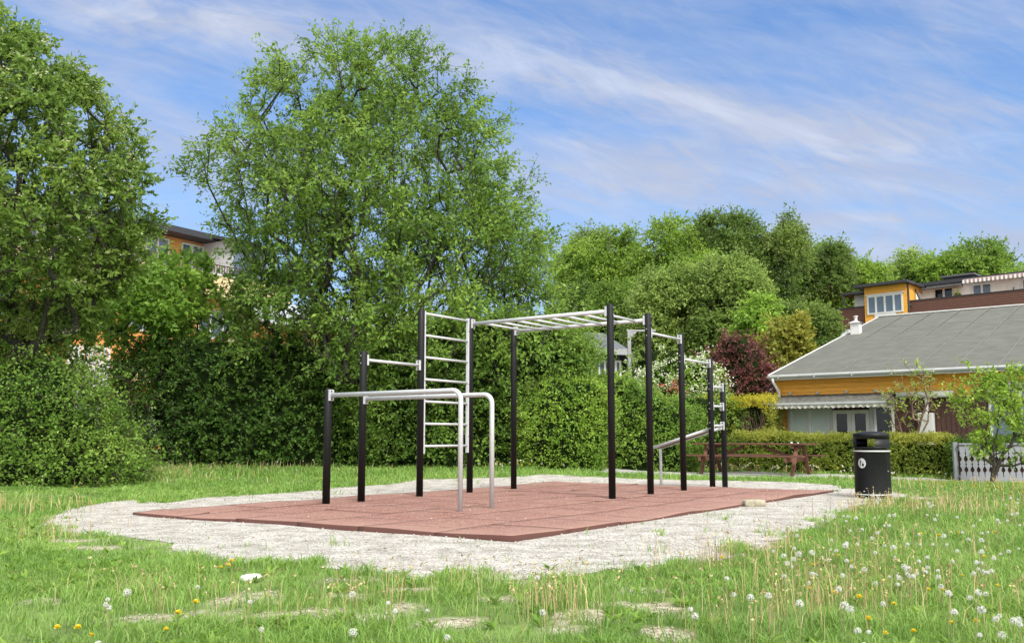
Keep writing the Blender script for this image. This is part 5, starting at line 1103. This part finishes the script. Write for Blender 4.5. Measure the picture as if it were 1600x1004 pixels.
# the wood behind
FG = 'trees of the wood behind'
FT = [ # label, rows, D, n clusters, leaves, bark, gap, px of trunk, kd
 ('feathery pale green birch just right of the big tree crown', [(350, 905, 935), (380, 885, 960), (430, 870, 980), (500, 870, 985), (570, 880, 980)], 62, 260, 'forest4', 'birchbark', .36, 925),
 ('slim light green tree left of the rounded oak', [(352, 955, 985), (385, 930, 1002), (430, 925, 1015), (500, 920, 1020), (580, 930, 1010)], 58, 300, 'forest2', 'bark', .32, 965),
 ('yellow-green oak with a knobbly rounded top in the wood', [(338, 1030, 1075), (355, 1005, 1100), (390, 998, 1115), (440, 990, 1120), (500, 990, 1120), (560, 1000, 1110)], 56, 420, 'forest2', 'bark', .26, 1055),
 ('tallest dark green crown left of the birch tops in the wood', [(330, 1100, 1160), (350, 1080, 1185), (400, 1065, 1200), (460, 1060, 1200), (540, 1070, 1190)], 60, 420, 'forest3', 'bark', .30, 1130),
 ('dark airy birch with the highest top in the wood', [(322, 1200, 1222), (345, 1185, 1240), (385, 1180, 1258), (430, 1180, 1262), (500, 1185, 1255)], 60, 260, 'forest3', 'birchbark', .40, 1220),
 ('thin sparse birch top right of the highest birch', [(374, 1290, 1305), (385, 1262, 1318), (410, 1255, 1320), (460, 1255, 1325)], 64, 120, 'forest3', 'birchbark', .42, 1285),
 ('broad rounded light green tree above the olive yellow tree', [(392, 1230, 1300), (408, 1195, 1340), (440, 1180, 1362), (490, 1180, 1370), (550, 1190, 1350)], 68, 560, 'forest1', 'bark', .20, 1270),
 ('mid green tree filling the gap between the oak and the tallest crowns', [(352, 1065, 1120), (375, 1045, 1145), (420, 1035, 1160), (500, 1040, 1160)], 63, 300, 'forest1', 'bark', .22, 1095),
 ('broad green tree between the airy birch and the sparse birch top', [(372, 1225, 1275), (395, 1205, 1300), (440, 1195, 1320), (500, 1200, 1320)], 66, 280, 'forest1', 'bark', .24, 1250),
 ('pale green tree closing the wood just above the small grey house', [(370, 890, 985), (400, 860, 1020), (460, 880, 1040), (540, 885, 1040)], 60, 300, 'forest2', 'bark', .22, 955),
 ('light green tree crown beside the left balcony of the block behind', [(402, 1335, 1365), (420, 1315, 1385), (450, 1305, 1392), (520, 1310, 1385)], 66, 220, 'forest2', 'bark', .26, 1345),
 ('grey-green willow-like crown low in the wood behind the middle posts', [(410, 1020, 1075), (430, 1000, 1100), (470, 985, 1115), (520, 980, 1115), (580, 990, 1110)], 47, 380, 'forest4', 'bark', .24, 1045),
 ('dark green bushy tree behind the purple shrub', [(392, 1120, 1155), (415, 1095, 1185), (460, 1085, 1200), (520, 1085, 1205), (590, 1095, 1200)], 45, 480, 'forest4', 'bark', .22, 1145),
 ('deep green dense tree beside the verge of the grey roof', [(470, 1225, 1280), (495, 1215, 1300), (540, 1210, 1300), (600, 1215, 1290)], 42, 300, 'forest3', 'bark', .20, 1255),
 ('green tree rising behind the grey house and lamp post', [(430, 960, 1010), (460, 930, 1035), (510, 915, 1045), (570, 925, 1040)], 52, 320, 'forest1', 'bark', .24, 985),
 ('dark tree mass behind the small grey house', [(440, 875, 930), (480, 850, 960), (540, 850, 965), (600, 860, 955)], 55, 300, 'forest3', 'bark', .24, 900),
 ('thin pale birch left of the tallest tree behind the block', [(388, 1420, 1432), (402, 1405, 1445), (425, 1395, 1455), (470, 1390, 1465)], 85, 130, 'forest4', 'birchbark', .36, 1425),
 ('light brownish green tree in the middle above the roof vent of the block', [(396, 1455, 1485), (410, 1435, 1500), (440, 1425, 1510), (480, 1430, 1505)], 82, 190, 'forest2', 'bark', .28, 1467),
 ('tall birch with a pointed top above the striped terrace awning', [(362, 1515, 1525), (378, 1500, 1545), (400, 1488, 1575), (425, 1482, 1592), (470, 1485, 1600)], 80, 230, 'forest1', 'birchbark', .34, 1530),
 ('low rounded tree at the far right edge behind the block', [(412, 1585, 1615), (425, 1565, 1650), (450, 1560, 1670), (480, 1560, 1670)], 86, 160, 'forest1', 'bark', .26, 1610),
]
for i, (lb, rows, D, ncl, lm, bk, gap, tpx) in enumerate(FT):
    rows = [(r_[0] + (12 if k_ == 0 else 8 if k_ == 1 else 0), r_[1] - 4, r_[2] + 4) for k_, r_ in enumerate(rows)]; pr = pxprof(rows, D, .8); s = D / 55
    make_tree('birch_tree' if bk == 'birchbark' else 'deciduous_tree', lb, gpt(tpx, D), pr, int(ncl * 1.9), ML[lm], MM[bk], group=FG, tw=6, lpt=13, tl=.75 * s, L=.175 * s, Wd=.10 * s, gap=gap + .05, gf=.5 / s, seed=60 + i, r0=.016, inner=.36, twigr=.012, spread=.9, edge=.46 if bk == 'birchbark' else .30, droop=.15)

# ================================================================== grass and lawn flowers
def blades(n, x, y, z, h, w, lean, g, rr):
    th = g.random(n) * 2 * pi; sd_ = np.stack([np.cos(th), np.sin(th), 0 * th], 1); dr = g.random(n) * 2 * pi; ld = np.stack([np.cos(dr), np.sin(dr), 0 * dr], 1) * lean[:, None] * h[:, None]
    B = np.stack([x, y, z - .008], 1); up = np.array([0, 0, 1.0])
    Mi = B + up * h[:, None] * .58 + ld * .32; T = B + up * h[:, None] * (1 - .35 * lean[:, None]) + ld
    w = w[:, None]
    V = np.stack([B - sd_ * w / 2, B + sd_ * w / 2, Mi + sd_ * w * .42, Mi - sd_ * w * .42, T], 1).reshape(-1, 3); b = np.arange(n)[:, None] * 5
    return V, np.concatenate([b + [0, 1, 2], b + [0, 2, 3], b + [3, 2, 4]], 1).reshape(-1, 3), np.repeat(rr, 3)
def allowed(x, y, g, sparse=.012):
    jx = x + (n2(x, y, 3.3, 51) - .5) * .75 + (n2(x, y, 11, 55) - .5) * .22 + g.normal(size=len(x)) * .06; jy = y + (n2(x, y, 3.3, 52) - .5) * .75 + (n2(x, y, 11, 56) - .5) * .22 + g.normal(size=len(x)) * .06
    k = np.ones(len(x), bool); ing = inside(GRAV, jx, jy); tuft = n2(x, y, 2.6, 53) > .80
    k &= ~ing | (g.random(len(x)) < np.where(tuft, .10, sparse * .35)); k &= ~inside(PATH, jx, jy); k &= ~inside(MATQ, x, y)
    mg = np.array([C0 - M2 * .15 + M1 * .15, C0 + M2 * (10 * TS + .1) + M1 * .15, C0 + M2 * (10 * TS + .1) - M1 * (6 * TS + .1), C0 - M2 * .15 - M1 * (6 * TS + .1)]); k &= ~inside(mg, x, y)
    bm_ = bare(x, y); k &= g.random(len(x)) > bm_ * .93
    thin = n2(x, y, 1.9, 54); k &= g.random(len(x)) < np.clip(.45 + 1.9 * (thin - .30), .16, 1)
    return k
def infield(x, y): return (np.abs(x) < .66 * y + 1.2)
g = np.random.default_rng(99); parts = []
BANDS = [(3.0, 5.0, 5200, .0042), (5.0, 7.5, 3600, .0052), (7.5, 11, 1900, .007), (11, 16, 1000, .010), (16, 22, 620, .013), (22, 29, 360, .017)]
for (y0, y1, den, w) in BANDS:
    xm = .66 * y1 + 1.2; n = int(den * (y1 - y0) * 2 * xm); x = (g.random(n) * 2 - 1) * xm; y = y0 + g.random(n) * (y1 - y0)
    k = infield(x, y); x, y = x[k], y[k]; k = allowed(x, y, g); x, y = x[k], y[k]; n = len(x)
    hn = n2(x, y, 1.3, 61); h2 = n2(x, y, 5.0, 62)
    right = sstep(.5, 3, x) * sstep(14, 9, y)
    meadow = sstep(17.5, 20, y)
    h = (.034 + .045 * hn + .06 * np.clip(h2 - .45, 0, 1) * 2) * (.6 + .8 * g.random(n)) * (1 + .35 * right + .5 * meadow)
    cl = np.clip(.2 + .9 * (n2(x, y, .9, 63) - .3) + .25 * (h2 - .5), 0, 1) * .6 + g.random(n) * .42
    cl += .08 * right
    parts.append(blades(n, x, y, zg(x, y), h, w * (.7 + .6 * g.random(n)), .25 + .75 * g.random(n), g, np.clip(cl, 0, 1)))
# denser tufts with blades fanning out
nt_ = 5200; x = (g.random(nt_) * 2 - 1) * 9.5; y = 3.1 + g.random(nt_) ** 1.5 * 13; k = infield(x, y); x, y = x[k], y[k]; k = allowed(x, y, g, .03); x, y = x[k], y[k]; q = 22
hq = np.repeat(.055 + .075 * g.random(len(x)) ** 1.5, q); cq = np.repeat(g.random(len(x)), q); X = np.repeat(x, q) + g.normal(size=len(hq)) * .022; Y = np.repeat(y, q) + g.normal(size=len(hq)) * .022
parts.append(blades(len(X), X, Y, zg(X, Y), hq * (.6 + .5 * g.random(len(hq))), (.0036 + .0006 * np.clip(Y - 4, 0, 12)), .3 + .9 * g.random(len(hq)), g, np.clip(cq * .6 + .35 * g.random(len(hq)), 0, 1)))
# dead blades lying in the sward
n = 24000; y = 3.1 + g.random(n) ** 1.6 * 14; x = (g.random(n) * 2 - 1) * (.66 * y + 1.2); k = allowed(x, y, g, .02) & (n2(x, y, 1.7, 91) > .35 + .3 * g.random(n)); x, y = x[k], y[k]; n = len(x)
dg = blades(n, x, y, zg(x, y), .035 + .05 * g.random(n), (.0030 + .0006 * np.clip(y - 4, 0, 12)) * np.ones(n), .6 + 1.6 * g.random(n), g, g.random(n))
o = npmesh('dead_grass', dg[0], dg[1], ML['straw'], rnd=dg[2]); tag(o, 'pale dead grass blades among the green', kind='stuff')
Vg, Fg, Rg = cat(parts)
gr = npmesh('grass', Vg, Fg, ML['grass'], rnd=Rg); tag(gr, 'bright green lawn grass around the gravel bed', kind='stuff')
print('blades', len(Rg) // 3)
# broad weed leaves low in the lawn
n = 5200; x = (g.random(n) * 2 - 1) * 8; y = 3.2 + g.random(n) ** 1.3 * 10; k = infield(x, y) & (n2(x, y, 1.6, 71) > .42); x, y = x[k], y[k]; k = allowed(x, y, g, 0); x, y = x[k], y[k]; n = len(x); q = 7
X = np.repeat(x, q); Y = np.repeat(y, q); an_ = g.random(n * q) * 2 * pi; ax = np.stack([np.cos(an_), np.sin(an_), .35 + .5 * g.random(n * q)], 1)
wl = leaves(np.stack([X, Y, zg(X, Y) + .005], 1), ax, np.tile([0, 0, 1.], (n * q, 1)) + g.normal(size=(n * q, 3)) * .2, .05 + .05 * g.random(n * q), .016 + .014 * g.random(n * q), np.clip(np.repeat(g.random(n), q) * .6 + g.random(n * q) * .3, 0, 1))
o = npmesh('lawn_weeds', wl[0], wl[1], ML['bush'], rnd=wl[2]); tag(o, 'broad leaved weeds low in the lawn', kind='stuff')
# dry stalks
SP = [(1250, 900, 1.0, 230), (1300, 950, .5, 90), (1180, 860, .35, 60), (1120, 880, .3, 50), (1380, 860, 1.3, 170), (1480, 940, .9, 80), (1550, 980, .6, 40), (1230, 960, .4, 60), (1500, 800, 2.2, 420), (1400, 800, 1.5, 220), (1150, 985, .4, 60),
      (60, 800, 1.4, 200), (20, 850, .7, 70), (150, 830, .6, 50), (200, 930, .4, 30), (560, 960, .5, 40), (620, 940, .4, 30), (750, 930, .4, 30), (860, 975, .3, 60), (880, 960, .2, 40), (330, 950, .4, 24), (440, 975, .4, 24), (1030, 872, .3, 40), (300, 745, 2.4, 160), (200, 752, 2, 140), (500, 742, 3, 120)]
xs_, ys_ = [], []
for (u, v, s, n) in SP: p = G(u, v); xs_.append(p.x + g.normal(size=n) * s * .5); ys_.append(p.y + g.normal(size=n) * s * .5)
n = 700; xs_.append(6.5 + g.random(n) * 8); ys_.append(12 + g.random(n) * 6.5)
n = 700; xs_.append(-1 + g.random(n) * 9); ys_.append(22.6 + g.random(n) * 1.3)
x = np.concatenate(xs_); y = np.concatenate(ys_); k = (y > 3.0) & ~inside(MATQ, x, y) & ~inside(PATH, x, y) & (~inside(GRAV, x, y) | (g.random(len(x)) < .12)); x, y = x[k], y[k]; n = len(x)
lean = .05 + .5 * g.random(n) ** 2; h = .13 + .15 * g.random(n)
sv = blades(n, x, y, zg(x, y), h, (.0028 + .0007 * np.clip(y - 4, 0, 12)) * (.8 + .5 * g.random(n)), lean, g, g.random(n))
k2 = g.random(n) < .45; tip = sv[0].reshape(-1, 5, 3)[:, 4][k2]; m2_ = len(tip); q = 3
hb = leaves(np.repeat(tip, q, 0) - [0, 0, .006], g.normal(size=(m2_ * q, 3)), g.normal(size=(m2_ * q, 3)), .018, .012, g.random(m2_ * q))
sv = cat([sv, hb]); o = npmesh('dry_stalks', sv[0], sv[1], ML['straw'], rnd=sv[2]); tag(o, 'thin dry straw coloured flower stalks standing in the grass', kind='stuff')

# dandelions: one of each kind, then copies
def fluff(seed, R_=.021, nf=58):
    g2 = np.random.default_rng(seed); d = norm(g2.normal(size=(nf, 3))); d = d[d[:, 2] > -.75]; nf = len(d)
    c = np.array([0, 0, 0.]); s = norm(np.cross(d, g2.normal(size=d.shape))); t = np.cross(d, s); rr = R_ * (.85 + .2 * g2.random(nf))[:, None]; w = .0007
    Vs = [np.stack([c + d * .004 - s * w, c + d * .004 + s * w, d * rr], 1)]
    tris = np.arange(nf * 3).reshape(-1, 3)
    o = nf * 3; k = .0068; P = []
    for j in range(3):
        a = j * 2 * pi / 3; e = s * cos(a) + t * sin(a); f2 = s * cos(a + 1.9) + t * sin(a + 1.9); P.append(np.stack([d * rr * .93, d * rr + e * k + d * .001, d * rr + f2 * k * .35], 1))
    V = np.concatenate([Vs[0].reshape(-1, 3)] + [p.reshape(-1, 3) for p in P]); Fc = np.arange(len(V)).reshape(-1, 3); return V, Fc, g2.random(len(Fc))
def stemmesh(h, seed, name, m):
    g2 = np.random.default_rng(seed); mb = MB(); bx_, by_ = g2.normal(size=2) * .12 * h
    mb.tube([(0, 0, -.02), (bx_ * .3, by_ * .3, h * .4), (bx_ * .75, by_ * .75, h * .75), (bx_, by_, h)], [.0024, .0022, .0018, .0016], 5); return mb.build(name, m), Vector((bx_, by_, h))
protoC = []
for s in range(5):
    h = [.14, .18, .22, .12, .26][s]; root = empty('dandelion_clock', (0, 0, 0), 'white round dandelion seed head on a thin stem in the lawn', 'dandelion', 'dandelion seed heads in the lawn')
    st, tp_ = stemmesh(h, s, 'stem', MM['stempink' if s % 2 else 'stem']); st.parent = root
    v, f, r = fluff(s, .0125 + .0022 * (s % 3)); hd = npmesh('seed_head', v + np.array(tp_), f, MM['puff'], root, rnd=r)
    mb = MB(); mb.tube([tp_ - Vector((0, 0, .004)), tp_ + Vector((0, 0, .003))], [.004, .003], 7); mb.build('receptacle', MM['puffcore'], hd)
    protoC.append((root, h))
protoY = []
for s in range(3):
    h = [.07, .11, .05][s]; root = empty('dandelion_flower', (0, 0, 0), 'yellow open dandelion flower low in the grass', 'dandelion', 'yellow dandelion flowers in the lawn')
    st, tp_ = stemmesh(h, 20 + s, 'stem', MM['stem']); st.parent = root; g2 = np.random.default_rng(s); k = 70; an_ = g2.random(k) * 2 * pi; el = g2.random(k) * 1.2 + .1
    ax = np.stack([np.cos(an_) * np.cos(el), np.sin(an_) * np.cos(el), np.sin(el)], 1); v, f, r = leaves(np.tile(np.array(tp_), (k, 1)), ax, np.tile([0, 0, 1.], (k, 1)) + g2.normal(size=(k, 3)) * .2, .021, .006, g2.random(k)); npmesh('petals', v, f, MM['dyellow'], root); protoY.append((root, h))
def copy_tree(o, parent=None):
    c = o.copy(); col.objects.link(c); c.parent = parent
    for ch in o.children: copy_tree(ch, c)
    return c
def place(proto, u=None, v=None, xy=None, used=set()):
    s = random.randrange(len(proto)); root, h = proto[s]
    if xy is None: p = G(u, v, h); xy = (p.x, p.y)
    o = root if root.name not in used else copy_tree(root); used.add(root.name)
    sc_ = random.uniform(.72, 1.08); o.location = (xy[0], xy[1], zs(*xy)); o.rotation_euler = (random.uniform(-.12, .12), random.uniform(-.12, .12), random.uniform(0, 6.28)); o.scale = (sc_,) * 3
CP = [(202, 932), (308, 914), (160, 930), (172, 928), (137, 998), (176, 934), (412, 970), (391, 940), (540, 925), (1322, 846), (1318, 852), (1304, 853), (1228, 838), (1227, 864), (1236, 877), (1256, 872), (1267, 882), (1277, 891), (1235, 877), (1370, 866), (1310, 905), (1270, 885),
      (1377, 934), (1248, 946), (1333, 966), (1352, 971), (1364, 972), (1326, 943), (1312, 948), (1407, 851), (1287, 812), (1324, 814), (1340, 812), (1383, 820), (1275, 796), (1285, 799), (1391, 815), (1430, 895), (1416, 893), (1448, 877), (1462, 887), (1453, 873), (1498, 857), (1515, 875), (1525, 876),
      (1518, 922), (1481, 940), (1495, 949), (1552, 940), (1560, 945), (1547, 950), (1597, 946), (1594, 958), (1575, 963), (1556, 972), (1420, 997), (1532, 979), (1499, 996), (1169, 933), (1085, 955), (1078, 946), (1134, 908), (1138, 917), (1160, 862), (840, 912), (845, 945), (608, 962), (672, 948), (610, 940), (1013, 868), (1095, 850), (960, 860), (1240, 870), (1300, 834), (1348, 880), (1200, 930), (545, 985), (690, 985)]
for u, v in CP:
    place(protoC, u, v)
k = 0
while k < 115:
    u = 1180 + 420 * random.random() ** .8; v = 772 + 225 * random.random() ** 3
    p = G(u, v, .15)
    if inside(GRAV, np.array([p.x]), np.array([p.y]))[0] or inside(PATH, np.array([p.x]), np.array([p.y]))[0]: continue
    if n2(p.x, p.y, .9, 81)[0] < .38 or v > 925: continue
    place(protoC, u, v); k += 1
for k in range(34):
    x = -9 + 9 * random.random(); y = 16.6 + 5.5 * random.random()
    if abs(x) > .62 * y or inside(GRAV, np.array([x]), np.array([y]))[0]: continue
    place(protoC, xy=(x, y))
YP = [(269, 740), (120, 762), (385, 731), (350, 878), (354, 883), (362, 876), (125, 980), (90, 980), (254, 982), (307, 940), (139, 996), (278, 962), (1312, 864), (1328, 876), (1130, 872), (1350, 934), (1454, 921), (1563, 917), (1482, 960), (1531, 963), (1500, 895), (1465, 838), (1440, 835), (1497, 832), (1550, 832), (1385, 902), (1300, 930)]
for u, v in YP: place(protoY, u, v)
k = 0
while k < 105:
    x = 7.6 + 4.6 * random.random(); y = 12.4 + 6.3 * random.random() ** .8
    if x > .6 * y: continue
    place(protoY, xy=(x, y)); k += 1
for k in range(9): u = 1250 + 340 * random.random(); v = 800 + 190 * random.random(); place(protoY, u, v)
for k in range(16): place(protoY, xy=(-8.5 + 6 * random.random(), 16.5 + 2.2 * random.random()))

# loose stones and litter on the gravel and the mat
def crumbs(name, n, box, ok, s0, s1, m, label, zf_, flat=.6, leafy=False, lm=None):
    g2 = np.random.default_rng(n); x = box[0] + g2.random(n) * (box[1] - box[0]); y = box[2] + (box[3] - box[2]) * g2.random(n) ** 1.25; k = ok(x, y); x, y = x[k], y[k]; n = len(x); s = s0 + (s1 - s0) * g2.random(n) ** 3
    C = np.stack([x, y, zf_(x, y) + s * flat * .3], 1)
    if leafy:
        v, f, r = leaves(C, np.stack([g2.normal(size=n), g2.normal(size=n), .15 * g2.normal(size=n)], 1), np.tile([0, 0, 1.], (n, 1)) + g2.normal(size=(n, 3)) * .3, s * 2.2, s, g2.random(n)); o = npmesh(name, v, f, lm, rnd=r)
    else:
        O = np.array([(1, 0, 0), (0, 1, 0), (-1, 0, 0), (0, -1, 0), (0, 0, flat), (0, 0, -flat)]); J = 1 + g2.normal(size=(n, 6, 1)) * .25; th = g2.random(n) * 6.3
        Rm = np.stack([np.stack([np.cos(th), -np.sin(th), 0 * th], 1), np.stack([np.sin(th), np.cos(th), 0 * th], 1), np.tile([0, 0, 1.], (n, 1))], 1)
        Vv = np.einsum('nij,nkj->nki', Rm, O[None] * J) * s[:, None, None] * .5 + C[:, None]
        f = np.array([(0, 1, 4), (1, 2, 4), (2, 3, 4), (3, 0, 4), (1, 0, 5), (2, 1, 5), (3, 2, 5), (0, 3, 5)]); o = npmesh(name, Vv.reshape(-1, 3), (np.arange(n)[:, None, None] * 6 + f[None]).reshape(-1, 3), m)
    tag(o, label, kind='stuff')
gok = lambda x, y: (inside(GRAVD, x, y) & ~inside(MATQ, x, y))
gok2 = lambda x, y: (bare(x, y) > .35) & (y < 9)
crumbs('soil_crumbs', 60000, (-4.5, 4.5, 3.2, 9), gok2, .005, .022, mat('crumbs', (.50, .46, .38), .9, .2, 40, c2=(.2, .16, .11)), 'small stones and soil crumbs on the bare patches of the lawn', lambda x, y: zg(x, y) + .002)
crumbs('gravel_stones', 42000, (-7, 8, 5.7, 15), gok, .006, .026, mat('pebbles', (.58, .57, .53), .9, .2, 40, c2=(.34, .32, .28)), 'small pale loose stones on the gravel', lambda x, y: zg(x, y) + .006)
crumbs('leaf_litter', 2600, (-7, 8, 5.7, 15), gok, .006, .022, None, 'scattered brown bits of leaf and twig on the gravel', lambda x, y: zg(x, y) + .012, leafy=True, lm=leafmat('litter', (.10, .07, .04), (.2, .14, .08), (.34, .27, .18)))
crumbs('mat_litter', 1900, (-5, 6.5, 7.5, 18.5), lambda x, y: inside(MATQ, x, y), .006, .017, None, 'pale petals and grit scattered on the red mat', lambda x, y: matz(x, y) + .004, leafy=True, lm=leafmat('grit', (.4, .34, .28), (.55, .5, .44), (.7, .66, .6)))
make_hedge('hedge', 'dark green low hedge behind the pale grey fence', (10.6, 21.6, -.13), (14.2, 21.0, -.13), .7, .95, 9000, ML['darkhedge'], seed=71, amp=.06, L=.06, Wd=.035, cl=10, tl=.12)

# small far flowers along the verge under the hedge
g = np.random.default_rng(5); n = 1500; x = -.5 + g.random(n) * 11; y = 21.2 + g.random(n) * 3.3; k = ~inside(PATHD, x, y) & (n2(x, y, 1.2, 7) > .4); x, y = x[k], y[k]; n = len(x)
for nm, sel, mt, lb in (('white_wildflowers', g.random(n) < .6, ML['white'], 'small white flowers in the verge in front of the hedges'), ('yellow_wildflowers', None, ML['yellow'], 'small yellow flowers in the verge in front of the hedges')):
    if sel is None: sel = ~sel0
    sel0 = sel; xx, yy_ = x[sel], y[sel]; q = 3; X = np.repeat(xx, q); Y = np.repeat(yy_, q); Z = zg(X, Y) + np.repeat(.08 + .14 * g.random(len(xx)), q)
    v, f, r = leaves(np.stack([X, Y, Z], 1), g.normal(size=(len(X), 3)), np.tile([0, -1, .6], (len(X), 1)) + g.normal(size=(len(X), 3)) * .5, .045, .035, g.random(len(X)))
    tag(npmesh(nm, v, f, mt, rnd=r), lb, kind='stuff')
